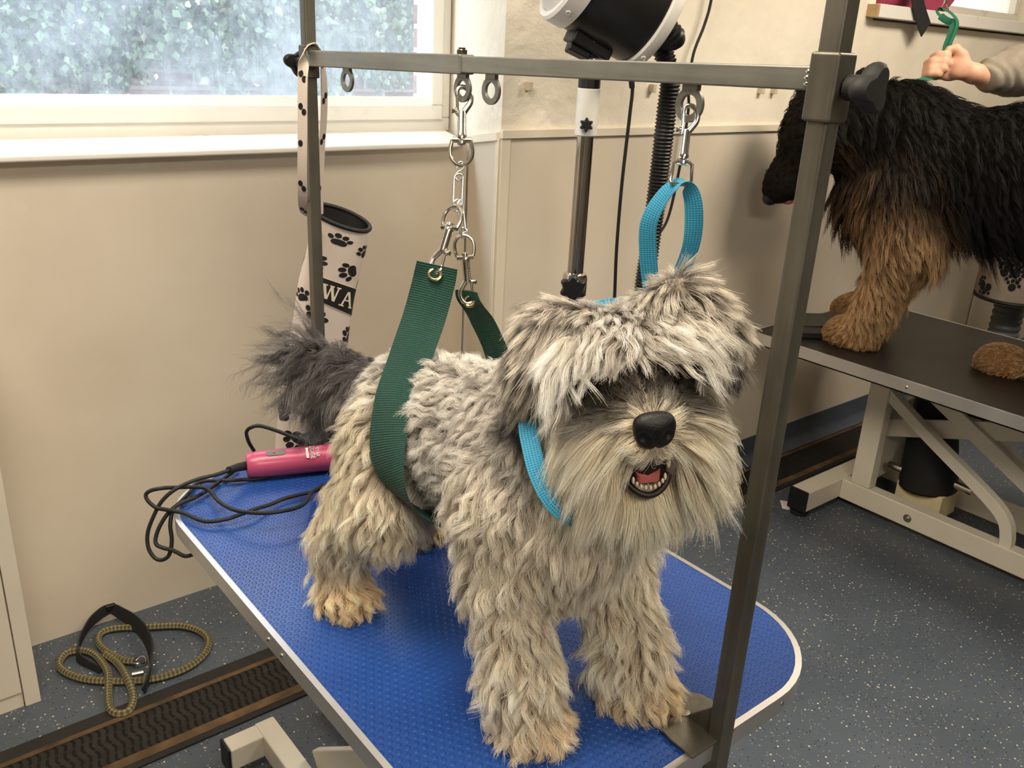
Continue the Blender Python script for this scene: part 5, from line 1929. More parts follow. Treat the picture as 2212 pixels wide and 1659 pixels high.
for k in range(5):
    a = 2 * math.pi * k / 5 + 0.3
    d = V(math.cos(a), math.sin(a), 0)
    w = V(sx, sy, 0.030) + d * 0.195
    n_ = V(-d[1], d[0], 0)
    make('castor', MB().cyl(w - n_ * 0.011, w + n_ * 0.011, 0.024).bar(w + V(0, 0, 0.01), w + V(0, 0, 0.055), 0.02, 0.01), M['black_rubber'], bs)
# dryer barrel
dax = unit(-RV * 0.86 + UV * 0.33 + TV * 0.40)
dc = V(1.497, 1.530, 1.578)
B0 = dc - dax * 0.115
mb = MB().lathe([(0.10, -0.004), (0.112, 0.0), (0.118, 0.03), (0.120, 0.09), (0.117, 0.165), (0.112, 0.19)], B0, dax, 64)
br = make('barrel', mb, simple('barrel_black', srgb(30, 29, 27), 0.32, var=0.1, nscale=6), ds, smooth=40)
mb = MB().lathe([(0.1135, -0.012), (0.1195, -0.012), (0.1225, -0.006), (0.1225, 0.012), (0.119, 0.016), (0.112, 0.016)], B0, dax, 64, cap=False)
mb.lathe([(0.02, -0.03), (0.07, -0.028), (0.105, -0.018), (0.1135, -0.012)], B0, dax, 64)
make('rear_ring', mb, M['white_plastic'], br)
mb = MB().lathe([(0.112, 0.178), (0.1215, 0.178), (0.1215, 0.218), (0.1165, 0.224), (0.106, 0.224), (0.102, 0.216)], B0, dax, 64, cap=False)
mb.lathe([(0.104, 0.214), (0.098, 0.228), (0.070, 0.262), (0.045, 0.285), (0.034, 0.31), (0.030, 0.31), (0.030, 0.22)], B0, dax, 64, cap=False)
fr_ = make('front_ring', mb, M['white_plastic'], br)
for s, rr_ in ((0.0, 0.1232), (0.2, 0.122)):
    for a in (0.6, 2.2, 3.9, 5.4):
        u_ = unit(np.cross(dax, (0, 0, 1)))
        w_ = np.cross(dax, u_)
        d = u_ * math.cos(a) + w_ * math.sin(a)
        make('screw_boss', MB().lathe([(0.006, -0.002), (0.006, 0.0015), (0.004, 0.002), (0.0025, 0.0005)], B0 + dax * s + d * rr_, d, 14), M['white_plastic'], br)
# yoke bracket under the barrel
dn = unit(V(0, 0, -1) - dax * (V(0, 0, -1) @ dax))
sd2 = np.cross(dax, dn)
mb = MB()
c0 = B0 + dax * 0.105 + dn * 0.122
mb.box(c0, (0.10, 0.064, 0.03), np.stack([dax, sd2, dn], 1))
mb.bar(c0 + dn * 0.01 + dax * 0.045, V(sx - 0.012, sy - 0.01, 1.452), 0.052, 0.03, up=TV)
mb.box(V(sx - 0.006, sy, 1.455), (0.06, 0.05, 0.04), np.stack([unit(RV * V(1, 1, 0)), unit(TV * V(1, 1, 0)), V(0, 0, 1)], 1))
yk = make('yoke_bracket', mb, M['black_plastic'], br, bevel=0.005, segs=3)
make('yoke_bolt', MB().lathe([(0.009, 0), (0.009, 0.004), (0.0065, 0.004), (0.0065, 0.011), (0.004, 0.012)], V(sx - 0.020, sy - 0.026, 1.4725), (-0.6, -0.72, 0.2), 6), M['nickel'], yk)
# corrugated hose from the back of the barrel
hp = [tuple(B0 - dax * 0.02), tuple(B0 - dax * 0.07 + V(0, 0, -0.015)), (1.672, 1.52, 1.475), (1.690, 1.50, 1.400), (1.691, 1.5, 1.323), (1.690, 1.5, 1.225), (1.686, 1.5, 1.09), (1.680, 1.5, 0.961), (1.676, 1.5, 0.864), (1.676, 1.49, 0.70), (1.68, 1.46, 0.45), (1.70, 1.42, 0.20), (1.74, 1.38, 0.035), (1.80, 1.30, 0.032)]
hs = smooth_path(hp, 40)
seg = np.concatenate([[0], np.cumsum(np.linalg.norm(np.diff(hs, axis=0), axis=1))])
nn = int(seg[-1] / 0.00215)
hs = np.stack([np.interp(np.linspace(0, seg[-1], nn), seg, hs[:, i]) for i in range(3)], 1)
hr_ = 0.0232 + 0.0022 * np.sin(np.linspace(0, seg[-1], nn) * 2 * math.pi / 0.0087)
make('corrugated_hose', MB().tube(hs, hr_, 20), simple('hose_black', srgb(24, 23, 22), 0.45), ds, smooth=60)
# supply cable under the barrel
cp = [(1.548, 1.51, 1.47), (1.553, 1.5, 1.425), (1.566, 1.5, 1.375), (1.565, 1.5, 1.313), (1.560, 1.5, 1.176), (1.560, 1.5, 1.065), (1.563, 1.5, 0.974), (1.570, 1.5, 0.878), (1.578, 1.5, 0.73), (1.575, 1.50, 0.40), (1.58, 1.52, 0.06), (1.66, 1.56, 0.008), (1.80, 1.54, 0.008)]
mb = MB().tube(smooth_path(cp, 8), 0.0042, 10)
mb.tube([(1.550, 1.506, 1.455), (1.5555, 1.5, 1.410), (1.5645, 1.5, 1.375)], [0.0075, 0.0075, 0.0066], 12)
make('power_cable', mb, M['black_rubber'], ds)

# thin cable clipped loosely to the wall
wc = [(2.125, 1.76, 2.55), (2.124, 1.76, 2.0), (2.126, 1.765, 1.70), (2.127, 1.765, 1.60), (2.110, 1.765, 1.533), (2.077, 1.765, 1.454), (2.073, 1.765, 1.365), (2.083, 1.765, 1.302), (2.076, 1.765, 1.171), (2.060, 1.765, 1.051), (2.042, 1.765, 0.984), (2.012, 1.765, 0.945), (1.978, 1.765, 0.899), (1.970, 1.765, 0.80), (1.975, 1.765, 0.5), (1.98, 1.765, 0.16)]
tc_ = make('wall_cable', MB().tube(smooth_path(wc, 8), 0.0042, 10), M['black_rubber'])
tag(tc_, 'thin black cable hanging down the cream wall behind the blue loop', 'cable')
M['clip_cream'] = simple('cable_clip', srgb(206, 192, 164), 0.5)
for i, (x, lab_) in enumerate(((1.490, 'small cream cable clip on the wall left of the white dryer tube'), (1.941, 'small cream cable clip on the wall beside the corrugated hose'),
                               (2.438, 'small cream cable clip on the wall, left one of the pair by the black dog'), (2.506, 'small cream cable clip on the wall, right one of the pair by the black dog'))):
    o = make('cable_clip', MB().box2((x - 0.007, 1.772, 1.350), (x + 0.007, 1.79, 1.372)), M['clip_cream'], bevel=0.002)
    tag(o, lab_, 'clip', 'cable clips on the plaster')

# ------------------------------------------------------------------ cabinet at the left edge
cbn = thing('white_cabinet', 'cream white board cabinet against the wall under the window', 'cabinet', (-0.25, 2.0, 0))
M['cab'] = simple('cabinet_board', srgb(224, 214, 196), 0.45, var=0.05, nscale=5)
make('carcass', MB().box2((-0.75, 1.926, 0.0), (0.232, 2.125, 0.93)), M['cab'], cbn, bevel=0.002)
make('side_panel', MB().box2((0.205, 1.908, 0.0), (0.237, 1.926, 0.93)), M['cab'], cbn, bevel=0.0015)
make('door', MB().box2((-0.27, 1.909, 0.04), (0.2025, 1.926, 0.92)), M['cab'], cbn, bevel=0.0015)
d2 = make('door', MB().box2((-0.745, 1.909, 0.04), (-0.273, 1.926, 0.92)), M['cab'], cbn, bevel=0.0015)
make('plinth', MB().box2((-0.75, 1.913, 0.0), (0.2025, 1.926, 0.038)), M['cab'], cbn)

# ------------------------------------------------------------------ rope lead and black collar on the floor
def m_rope():
    t = NT('olive_rope')
    a = t.node('ShaderNodeAttribute', attribute_name='band_uv')
    s = t.node('ShaderNodeSeparateXYZ')
    t.link(a.outputs['Vector'], s.inputs[0])
    u = t.math('MULTIPLY_ADD', s.outputs['X'], 52, t.math('MULTIPLY', s.outputs['Y'], 1.0))
    v = t.math('MULTIPLY_ADD', s.outputs['X'], 52, t.math('MULTIPLY', s.outputs['Y'], -1.0))
    w = t.math('MULTIPLY', t.math('SINE', t.math('MULTIPLY', u, 6.2832)), t.math('SINE', t.math('MULTIPLY', v, 6.2832)))
    f = t.math('MULTIPLY_ADD', w, 0.5, 0.5)
    t.set(color=t.ramp(f, [(0.1, srgb(66, 60, 40)), (0.6, srgb(122, 112, 78)), (0.95, srgb(150, 140, 104))]), rough=0.85)
    t.bump(f, 0.8, 0.003)
    return t.m


M['rope'] = m_rope()


def rope_tube(name, pts, r, mat, parent, n=10):
    P = np.asarray(pts, float)
    mb = MB().tube(P, r, n)
    o = make(name, mb, mat, parent, smooth=60)
    dist = np.concatenate([[0], np.cumsum(np.linalg.norm(np.diff(P, axis=0), axis=1))])
    a = o.data.attributes.new('band_uv', 'FLOAT_VECTOR', 'POINT')
    uv = np.zeros((len(P) * n, 3), np.float32)
    uv[:, 0] = np.repeat(dist, n)
    uv[:, 1] = np.tile(np.arange(n) / n * 2, len(P))
    a.data.foreach_set('vector', uv.ravel())
    return o


ld = thing('rope_lead', 'olive braided rope slip lead coiled on the floor', 'lead', (0.45, 1.92, 0))
rope = [(0.447, 1.912, 0.012), (0.424, 1.939, 0.010), (0.403, 1.995, 0.010), (0.398, 2.043, 0.010), (0.415, 2.075, 0.010), (0.452, 2.072, 0.010), (0.514, 2.034, 0.010), (0.585, 1.990, 0.010), (0.618, 1.938, 0.010), (0.619, 1.887, 0.010), (0.588, 1.843, 0.010), (0.535, 1.819, 0.010), (0.472, 1.823, 0.010), (0.409, 1.854, 0.010), (0.343, 1.906, 0.010), (0.307, 1.961, 0.010), (0.299, 2.007, 0.010), (0.321, 2.038, 0.010), (0.350, 2.033, 0.011), (0.370, 2.008, 0.013), (0.380, 1.970, 0.014), (0.381, 1.898, 0.018), (0.361, 1.826, 0.012), (0.352, 1.778, 0.010), (0.364, 1.752, 0.010), (0.386, 1.753, 0.010), (0.406, 1.794, 0.010), (0.410, 1.850, 0.024), (0.410, 1.928, 0.014), (0.394, 1.975, 0.020)]
rope_tube('rope', smooth_path(rope, 8), 0.0088, M['rope'], ld)
mb = MB()
mb.tube([V(0.455, 1.905, 0.013) + V(0.016 * math.cos(a), 0.011 * math.sin(a), 0.004 * math.sin(2 * a)) for a in np.linspace(0, 6.283, 17)[:-1]], 0.0026, 8, closed=True)
make('ring_fitting', mb, M['nickel'], ld)
make('metal_ferrule', MB().cyl((0.424, 1.857, 0.02), (0.448, 1.850, 0.02), 0.006), M['nickel'], ld)
co = thing('black_collar', 'black webbing collar propped against the wall beside the rope lead', 'collar', (0.42, 1.95, 0))
M['black_web'] = simple('black_webbing', srgb(30, 30, 32), 0.7, var=0.2, nscale=200, bump=0.3, bscale=300)
stp = [(0.372, 1.930, 0.004), (0.352, 1.972, 0.006), (0.342, 2.006, 0.012), (0.355, 2.045, 0.022), (0.390, 2.099, 0.026), (0.424, 2.118, 0.036), (0.452, 2.112, 0.046), (0.471, 2.089, 0.036), (0.487, 2.048, 0.030), (0.494, 1.984, 0.030), (0.485, 1.907, 0.032), (0.462, 1.841, 0.030), (0.440, 1.806, 0.018), (0.430, 1.795, 0.010)]
sp_ = smooth_path(stp, 6)
sw_ = np.interp(np.linspace(0, 1, len(sp_)), [0, 0.25, 0.45, 0.6, 0.85, 1], [0.026, 0.034, 0.026, 0.038, 0.052, 0.044])
mb = MB().strap(sp_, (0.25, 0.1, 1), sw_, 0.004)
make('webbing', mb, M['black_web'], co, smooth=50)
make('buckle', MB().box((0.452, 2.112, 0.052), (0.024, 0.012, 0.014)), M['black_plastic'], co, bevel=0.003)
for y in (1.85, 1.895):
    make('stud', MB().lathe([(0.003, 0), (0.003, 0.004), (0.0015, 0.005)], (0.486 if y > 1.87 else 0.472, y, 0.03), (0.95, -0.2, 0.2), 10), M['nickel'], co)

# ------------------------------------------------------------------ black hydraulic table at the back
T2 = 0.62
t2 = thing('hydraulic_table', 'black topped hydraulic grooming table on a cream steel frame', 'table', (2.74, 1.0, 0))
M['black_mat'] = m_mat('black_ribbed_rubber', srgb(19, 18, 18), srgb(27, 26, 25), 0.012, 0.003, 0.6)
X0, X1, Y0, Y1 = 2.372, 3.112, 0.33, 1.648
oc2 = round_rect(X0, X1, Y0, Y1, 0.02, 5)
ic2 = round_rect(X0 + 0.008, X1 - 0.008, Y0 + 0.008, Y1 - 0.008, 0.014, 5)
make('tabletop', MB().prism(ic2, (0, 0, 0), (1, 0, 0), (0, 1, 0), T2 - 0.03, T2), M['black_mat'], t2, smooth=20)
mb = MB()
n = len(oc2)
vs = [(x, y, zz) for ring, zz in ((oc2, T2 - 0.038), (oc2, T2 + 0.001), (ic2, T2 + 0.001), (ic2, T2 - 0.002)) for x, y in ring]
mb.add(vs, [(k * n + i, k * n + (i + 1) % n, (k + 1) * n + (i + 1) % n, (k + 1) * n + i) for k in range(3) for i in range(n)])
mb.prism(oc2, (0, 0, 0), (1, 0, 0), (0, 1, 0), T2 - 0.038, T2 - 0.034)
make('edge_trim', mb, M['alu'], t2, smooth=30)
for y in (1.10, 0.72):
    make('screw', MB().lathe([(0.005, -0.001), (0.005, 0.001), (0.003, 0.0025)], (X0, y, T2 - 0.018), (-1, 0, 0), 12), M['nickel'], t2)
FP = M['cream_paint']
for xa, xb in ((2.690, 2.740), (2.975, 3.025)):
    make('base_rail', MB().box2((xa, 0.42, 0.022), (xb, 1.40, 0.095)), FP, t2, bevel=0.004)
    make('post', MB().box2((xa + 0.002, 1.30, 0.095), (xb - 0.002, 1.37, T2 - 0.038)), FP, t2, bevel=0.004)
    # bent arm from the top of the post down to the rail
    xm = (xa + xb) / 2
    path = [V(xm, 1.352, 0.47), V(xm, 1.162, 0.352), V(xm, 0.99, 0.255), V(xm, 0.905, 0.203), V(xm, 0.868, 0.165), V(xm, 0.853, 0.12), V(xm, 0.850, 0.088)]
    pth = smooth_path(path, 4)
    make('bent_arm', MB().strap(pth, (1, 0, 0), 0.034, 0.036), FP, t2, bevel=0.002)
    make('scissor_arm', MB().bar((xm + 0.035, 1.27, 0.52), (xm + 0.035, 0.62, 0.165), 0.016, 0.05), FP, t2, bevel=0.003)
    make('scissor_arm', MB().bar((xm + 0.05, 0.55, T2 - 0.06), (xm + 0.05, 1.33, 0.30), 0.016, 0.06), FP, t2, bevel=0.003)
    make('upper_rail', MB().box2((xm - 0.02, 0.45, T2 - 0.078), (xm + 0.02, 1.42, T2 - 0.038)), FP, t2, bevel=0.003)
make('cross_rail', MB().box2((2.49, 1.40, 0.022), (3.225, 1.47, 0.095)), FP, t2, bevel=0.004)
make('cross_rail', MB().box2((2.49, 0.35, 0.022), (3.225, 0.42, 0.095)), FP, t2, bevel=0.004)
for x, s in ((2.49, -1), (3.225, 1)):
    for y in (1.435, 0.385):
        make('end_cap', MB().box2((x, y - 0.036, 0.018), (x + 0.006 * s, y + 0.036, 0.098)), M['black_plastic'], t2, bevel=0.002)
        make('rubber_foot', MB().lathe([(0.026, 0), (0.030, 0.004), (0.030, 0.012), (0.012, 0.016), (0.008, 0.024)], (x - 0.018 * s, y, 0), (0, 0, 1), 24), M['black_rubber'], t2)
make('back_plate', MB().box2((2.742, 1.335, 0.095), (2.975, 1.345, 0.36)), FP, t2, bevel=0.002)
mb = MB().lathe([(0.010, 0), (0.010, 0.004), (0.0065, 0.004), (0.0065, 0.009)], (2.690, 1.150, 0.055), (-1, 0, 0), 6)
mb.lathe([(0.014, 0), (0.014, 0.0015)], (2.690, 1.150, 0.055), (-1, 0, 0), 20)
make('frame_bolt', mb, M['nickel'], t2)
make('frame_bolt', MB().lathe([(0.012, 0), (0.012, 0.004), (0.007, 0.004), (0.007, 0.01)], (2.692, 1.335, 0.49), (-1, 0, 0), 6), M['nickel'], t2)
make('pump_block', MB().box2((2.80, 1.10, 0.03), (2.92, 1.26, 0.12)), simple('pump_cream', srgb(228, 214, 172), 0.5), t2, bevel=0.004)
mb = MB().lathe([(0.085, 0), (0.094, 0.01), (0.092, 0.05), (0.084, 0.14), (0.075, 0.24), (0.066, 0.33), (0.05, 0.35)], (2.86, 1.18, 0.105), (0, 0.12, 1), 36)
make('ram_cover', mb, simple('black_cover', srgb(14, 14, 15), 0.7), t2)
make('control_box', MB().box2((2.80, 1.00, 0.42), (2.92, 1.16, 0.54)), M['black_plastic'], t2, bevel=0.004)
make('foot_pedal', MB().cyl((2.80, 1.30, 0.165), (2.80, 1.25, 0.163), 0.012), M['chrome'], t2)
make('foot_pedal', MB().cyl((2.83, 1.08, 0.17), (2.82, 1.02, 0.172), 0.014), M['chrome'], t2)
# single arm post of the table, beyond the frame, carrying the green strap
mb = MB().box2((2.915, 0.30, T2 - 0.10), (2.94, 0.325, 1.98))
mb.box2((2.915, 0.30, 1.96), (2.94, 1.56, 1.985))
make('overhead_arm', mb, M['zinc_v'], t2, bevel=0.002)
ppr = make('paper_scrap', MB().prism([(-0.03, -0.035), (0.032, -0.03), (0.034, 0.036), (-0.028, 0.03)], (2.525, 1.478, 0), unit(V(0.8, 0.6, 0)), unit(V(-0.6, 0.8, 0)), 0.0004, 0.0012), simple('paper', srgb(226, 218, 214), 0.8))
tag(ppr, 'scrap of white paper on the floor under the foot of the black table', 'paper')
tr_ = thing('clipper_case', 'flat grey and black plastic tray lying on the black table by the dog paw', 'tray', (2.56, 1.52, T2))
ang = math.radians(-40)
ca, sa = math.cos(ang), math.sin(ang)
make('base', MB().prism(round_rect(-0.10, 0.10, -0.055, 0.055, 0.012, 4), (2.535, 1.505, T2), (ca, sa, 0), (-sa, ca, 0), 0.001, 0.022), M['black_plastic'], tr_, bevel=0.003)
make('lid', MB().prism(round_rect(-0.10, 0.10, -0.05, 0.05, 0.02, 4), (2.600, 1.535, T2 + 0.03), (ca, sa, 0.03), unit(V(-sa, ca, 0.15)), -0.004, 0.004), simple('grey_lid', srgb(70, 66, 62), 0.5), tr_, bevel=0.002)

# ------------------------------------------------------------------ paw print drum and grey hose behind the table
dp = thing('paw_print_pouch', 'paw print fabric drum with black rim on a grey hose behind the black table', 'pouch', (4.08, 1.53, 0))
pc = V(4.08, 1.53, 0)
mb = MB()
pr2 = [(0.0, 0.510), (0.10, 0.512), (0.135, 0.525), (0.142, 0.55), (0.142, 1.0), (0.14, 1.02)]
mb.lathe(pr2, pc, (0, 0, 1), 48)
mb.cur = 1
rp = np.random.default_rng(5)
for i in range(56):
    a = rp.uniform(0, 6.28)
    zz = rp.uniform(0.56, 0.98)
    for dx, dz, r in ((0, 0, 0.017), (-0.022, 0.014, 0.008), (-0.008, 0.026, 0.009), (0.010, 0.026, 0.009), (0.023, 0.013, 0.008)):
        rot = i * 1.3
        ddx, ddz = dx * math.cos(rot) - dz * math.sin(rot), dx * math.sin(rot) + dz * math.cos(rot)
        aa = a + ddx / 0.142
        d = V(math.cos(aa), math.sin(aa), 0)
        mb.prism([(r * math.cos(q) * 0.9, r * math.sin(q)) for q in np.linspace(0, 6.283, 13)[:-1]], pc + d * 0.1422 + V(0, 0, zz + ddz), (-d[1], d[0], 0), (0, 0, 1), 0, 0.0008)
make('pouch_body', mb, [simple('cream_canvas_far', srgb(168, 154, 140), 0.8), M['paw_black']], dp)
make('black_rim', MB().tube([pc + V(0.140 * math.cos(a), 0.140 * math.sin(a), 0.532) for a in np.linspace(0, 6.283, 41)[:-1]], 0.008, 8, closed=True), M['black_rubber'], dp)
hz = np.linspace(0.02, 0.515, 160)
make('grey_hose', MB().tube(np.stack([np.full(160, pc[0] + 0.02), np.full(160, pc[1]), hz], 1), 0.062 + 0.003 * np.sin(hz * 2 * math.pi / 0.03), 24), simple('hose_grey', srgb(92, 96, 98), 0.5), dp)

# ------------------------------------------------------------------ pink bag on the ledge
bg_ = thing('pink_bag', 'pink fabric bag with a black strap on the white window ledge', 'bag', (3.3, 1.84, 1.645))
M['pink_cloth'] = simple('pink_cloth', srgb(176, 66, 100), 0.75, var=0.14, nscale=10, bump=0.3, bscale=40)
Sb = Solid(0.03)
Sb.ell((3.16, 1.86, 1.76), (0.16, 0.085, 0.125), 'b')
Sb.ell((3.36, 1.855, 1.75), (0.20, 0.088, 0.12), 'b')
Sb.ell((3.52, 1.86, 1.75), (0.10, 0.08, 0.11), 'b')
Vb, Qb = Sb.mesh(0.014)
Vb[:, 2] = np.maximum(Vb[:, 2], 1.6455)
solid_object('bag_body', Vb, Qb, M['pink_cloth'], bg_)
mb = MB().strap(smooth_path([(3.165, 1.78, 1.82), (3.172, 1.755, 1.75), (3.195, 1.742, 1.68), (3.235, 1.740, 1.63), (3.292, 1.738, 1.578)], 6), (0.9, 0, 0.5), 0.066, 0.004)
make('black_strap', mb, M['black_web'], bg_)

# ------------------------------------------------------------------ the long haired black and tan dog
r2 = np.random.default_rng(21)
S2 = Solid(0.022)
z = T2
S2.ell((2.68, 0.74, z + 0.55), (0.145, 0.17, 0.19), 'back')
S2.ell((2.67, 1.03, z + 0.56), (0.145, 0.30, 0.185), 'back')
S2.ell((2.66, 1.33, z + 0.55), (0.150, 0.19, 0.200), 'back')
S2.ell((2.62, 1.43, z + 0.46), (0.125, 0.11, 0.13), 'ruff')
S2.chain([(2.62, 1.42, z + 0.66), (2.53, 1.53, z + 0.64)], [0.125, 0.105], 'neck')
S2.ell((2.460, 1.585, z + 0.655), (0.085, 0.085, 0.090), 'head')
S2.ell((2.428, 1.598, z + 0.612), (0.050, 0.050, 0.055), 'head')
S2.chain([(2.455, 1.590, z + 0.595), (2.402, 1.632, z + 0.485), (2.390, 1.642, z + 0.455)], [0.060, 0.037, 0.030], 'muzzle')
S2.chain([(2.478, 1.590, z + 0.575), (2.430, 1.618, z + 0.460)], [0.045, 0.022], 'muzzle')
S2.cap((2.46, 1.60, z + 0.72), (2.432, 1.630, z + 0.770), 0.038, 0.016, 'head')
S2.cap((2.545, 1.505, z + 0.73), (2.525, 1.497, z + 0.805), 0.045, 0.018, 'neck')
# legs: near fore, far fore, near hind, far hind
S2.chain([(2.555, 1.33, z + 0.46), (2.548, 1.275, z + 0.33), (2.548, 1.325, z + 0.14), (2.546, 1.355, z + 0.05)], [0.105, 0.078, 0.048, 0.044], ['upper', 'leg', 'leg'])
S2.ell((2.544, 1.378, z + 0.034), (0.042, 0.056, 0.033), 'paw')
S2.chain([(2.77, 1.36, z + 0.46), (2.79, 1.37, z + 0.33), (2.805, 1.46, z + 0.14), (2.815, 1.50, z + 0.05)], [0.100, 0.075, 0.046, 0.042], ['upper', 'leg', 'leg'])
S2.ell((2.818, 1.525, z + 0.034), (0.042, 0.056, 0.033), 'paw')
S2.chain([(2.58, 0.68, z + 0.48), (2.56, 0.72, z + 0.30), (2.56, 0.50, z + 0.17), (2.556, 0.53, z + 0.05)], [0.13, 0.095, 0.042, 0.040], ['upper', 'leg', 'leg'])
S2.ell((2.555, 0.565, z + 0.034), (0.042, 0.056, 0.033), 'paw')
S2.chain([(2.77, 0.70, z + 0.48), (2.770, 0.76, z + 0.30), (2.735, 0.66, z + 0.17), (2.714, 0.86, z + 0.055)], [0.13, 0.095, 0.042, 0.040], ['upper', 'leg', 'leg'])
S2.ell((2.706, 0.968, z + 0.034), (0.042, 0.058, 0.033), 'paw')
S2.chain([(2.68, 0.58, z + 0.58), (2.68, 0.46, z + 0.46), (2.69, 0.40, z + 0.28)], [0.06, 0.055, 0.035], 'tail')
for px_, py_, dirx in ((2.544, 1.378, 0), (2.818, 1.525, 0), (2.555, 0.565, 0), (2.706, 0.968, 0)):
    for k in (-1.5, -0.5, 0.5, 1.5):
        S2.ell((px_ + k * 0.021, py_ + 0.046 - 0.006 * abs(k), z + 0.022), (0.0135, 0.026, 0.021), 'paw')
C2 = Coat(r2)
BK = dict(root=(10, 9, 9), tip=(22, 20, 18), dark=0.2)
C2.set('back', 0.060, (0, -0.75, -0.65), 0.80, 0.004, 12, 0.3, **BK)
C2.set('ruff', 0.085, (0, 0.1, -1), 0.72, 0.006, 10, 0.55, (20, 16, 12), (44, 34, 24), dark=0.4)
C2.set('neck', 0.055, (0, -0.5, -0.8), 0.76, 0.005, 10, 0.3, **BK)
C2.set('head', 0.018, (0.3, -0.6, -0.2), 0.80, 0.001, 10, 0.0, **BK)
C2.set('muzzle', 0.004, (0.5, -0.4, 0.7), 0.92, 0.0, 10, 0.0, **BK)
C2.set('upper', 0.055, (0, -0.3, -0.95), 0.82, 0.004, 12, 0.3, (84, 64, 44), (176, 142, 102), dark=0.35, clump=0.55, dens=1.6)
C2.set('leg', 0.040, (0, -0.65, -0.75), 0.84, 0.004, 12, 0.25, (156, 122, 86), (222, 188, 144), dark=0.10, clump=0.5, dens=2.3)
C2.set('paw', 0.007, (0, 0.8, -0.3), 0.90, 0.0004, 12, 0.2, (160, 126, 88), (222, 182, 134), dark=0.05, clump=0.2, dens=2.5)
C2.set('tail', 0.085, (0, -0.5, -0.9), 0.70, 0.006, 10, 0.5, **BK)


def edit2(X, N, P):
    # belly and chest skirts hang longer; tan smudges on cheek and breast
    low = np.clip((0.50 + z - X[:, 2]) / 0.10, 0, 1) * (X[:, 2] > z + 0.30) * (X[:, 1] < 1.30) * (X[:, 1] > 0.6) * (np.abs(X[:, 0] - 2.67) < 0.16)
    P[:, 0] *= 1 + 0.6 * low
    P[:, 4] += 0.4 * low
    up = np.clip((X[:, 2] - (z + 0.42)) / 0.09, 0, 1)
    leg = (P[:, 15] > 0.1)
    k = (up * leg * 0.9)[:, None]
    k = np.where((X[:, 1] > 1.36)[:, None], k * 0.55, k)
    P[:, 12:15] = P[:, 12:15] * (1 - k) + np.array(srgb(14, 13, 12)[:3]) * k
    P[:, 15:18] = P[:, 15:18] * (1 - k) + np.array(srgb(34, 31, 27)[:3]) * k
    for c, r in (((2.47, 1.50, z + 0.60), 0.05), ((2.50, 1.40, z + 0.44), 0.07)):
        e = np.exp(-(np.linalg.norm(X - np.array(c), axis=1) / r) ** 2)[:, None] * 0.55
        P[:, 12:15] = P[:, 12:15] * (1 - e) + np.array(srgb(80, 56, 34)[:3]) * e
        P[:, 15:18] = P[:, 15:18] * (1 - e) + np.array(srgb(130, 94, 58)[:3]) * e


V2, Q2 = S2.mesh(0.011)
V2[:, 2] = np.maximum(V2[:, 2], T2 + 0.001)
M['skin_dark'] = simple('dark_undercoat', srgb(30, 25, 20), 0.9, spec=0.1)
M['skin_tan'] = simple('tan_undercoat', srgb(120, 88, 56), 0.9, spec=0.1)
d2_ = solid_object('shepherd_dog', V2, Q2, M['skin_dark'])
d2_.data.materials.append(M['skin_tan'])
for p_ in d2_.data.polygons:
    if V2[Q2[p_.index][0], 2] < T2 + 0.36 and (p_.index >= 0):
        p_.material_index = 1
tag(d2_, 'large long haired black and tan dog standing on the black table', 'dog')
grow_fur('fur', S2, V2, Q2, C2, 9000, 130000, d2_, M['fur'], r2, K=8, radius=0.00050, edit=edit2, blend=0.02, clumpr=0.9, density=lambda X: np.where(X[:, 2] < T2 + 0.02, 0.4, 1.0))
mb = MB().ell((2.381, 1.650, z + 0.428), (0.025, 0.024, 0.021))
make('nose', mb, M['nose'], d2_, smooth=80)
make('tongue', MB().ell((2.424, 1.618, z + 0.426), (0.022, 0.024, 0.014)), M['tongue'], d2_, smooth=80)
make('eye', MB().ell((2.398, 1.560, z + 0.610), 0.012), M['eye'], d2_, smooth=80)
make('eye', MB().ell((2.470, 1.640, z + 0.612), 0.012), M['eye'], d2_, smooth=80)

# ------------------------------------------------------------------ person holding the strap (mostly outside the frame)
HW = V(2.9198, 1.3962, 1.4377)        # wrist


def HP(r, u, t):
    return HW + RV * r + UV * u + TV * t


HS = Solid(0.0045)
HS.chain([HP(0.20, 0.010, -0.05), HP(0.10, -0.004, -0.02), HP(0.035, 0.002, 0), HP(0.0, 0.012, 0.0)], [0.042, 0.036, 0.029, 0.027], 's')
HS.ell(HP(-0.035, 0.026, -0.014), (0.045, 0.043, 0.020), 's', np.stack([RV, UV, TV], 1))
HS.ell(HP(-0.010, 0.024, 0.010), (0.028, 0.032, 0.020), 's', np.stack([RV, UV, TV], 1))
HS.ell(HP(-0.012, 0.000, 0.008), (0.026, 0.018, 0.016), 's', np.stack([RV, UV, TV], 1))
for i, (u, lft, tip, rr_) in enumerate(((0.054, -0.090, -0.050, 0.0102), (0.034, -0.110, -0.052, 0.0106), (0.0135, -0.113, -0.060, 0.0102), (-0.004, -0.117, -0.076, 0.0092))):
    HS.chain([HP(-0.072, u + 0.004, -0.022), HP(lft + 0.010, u + 0.003, -0.012)], [rr_ + 0.002, rr_ + 0.0004], 's')
    HS.chain([HP(lft + 0.010, u + 0.003, -0.012), HP(lft + 0.012, u, 0.012)], [rr_ + 0.0004, rr_], 's')
    HS.chain([HP(lft + 0.012, u, 0.012), HP(tip - 0.012, u - 0.003, 0.020), HP(tip, u - 0.004, 0.014)], [rr_, rr_ * 0.92, rr_ * 0.8], 's')
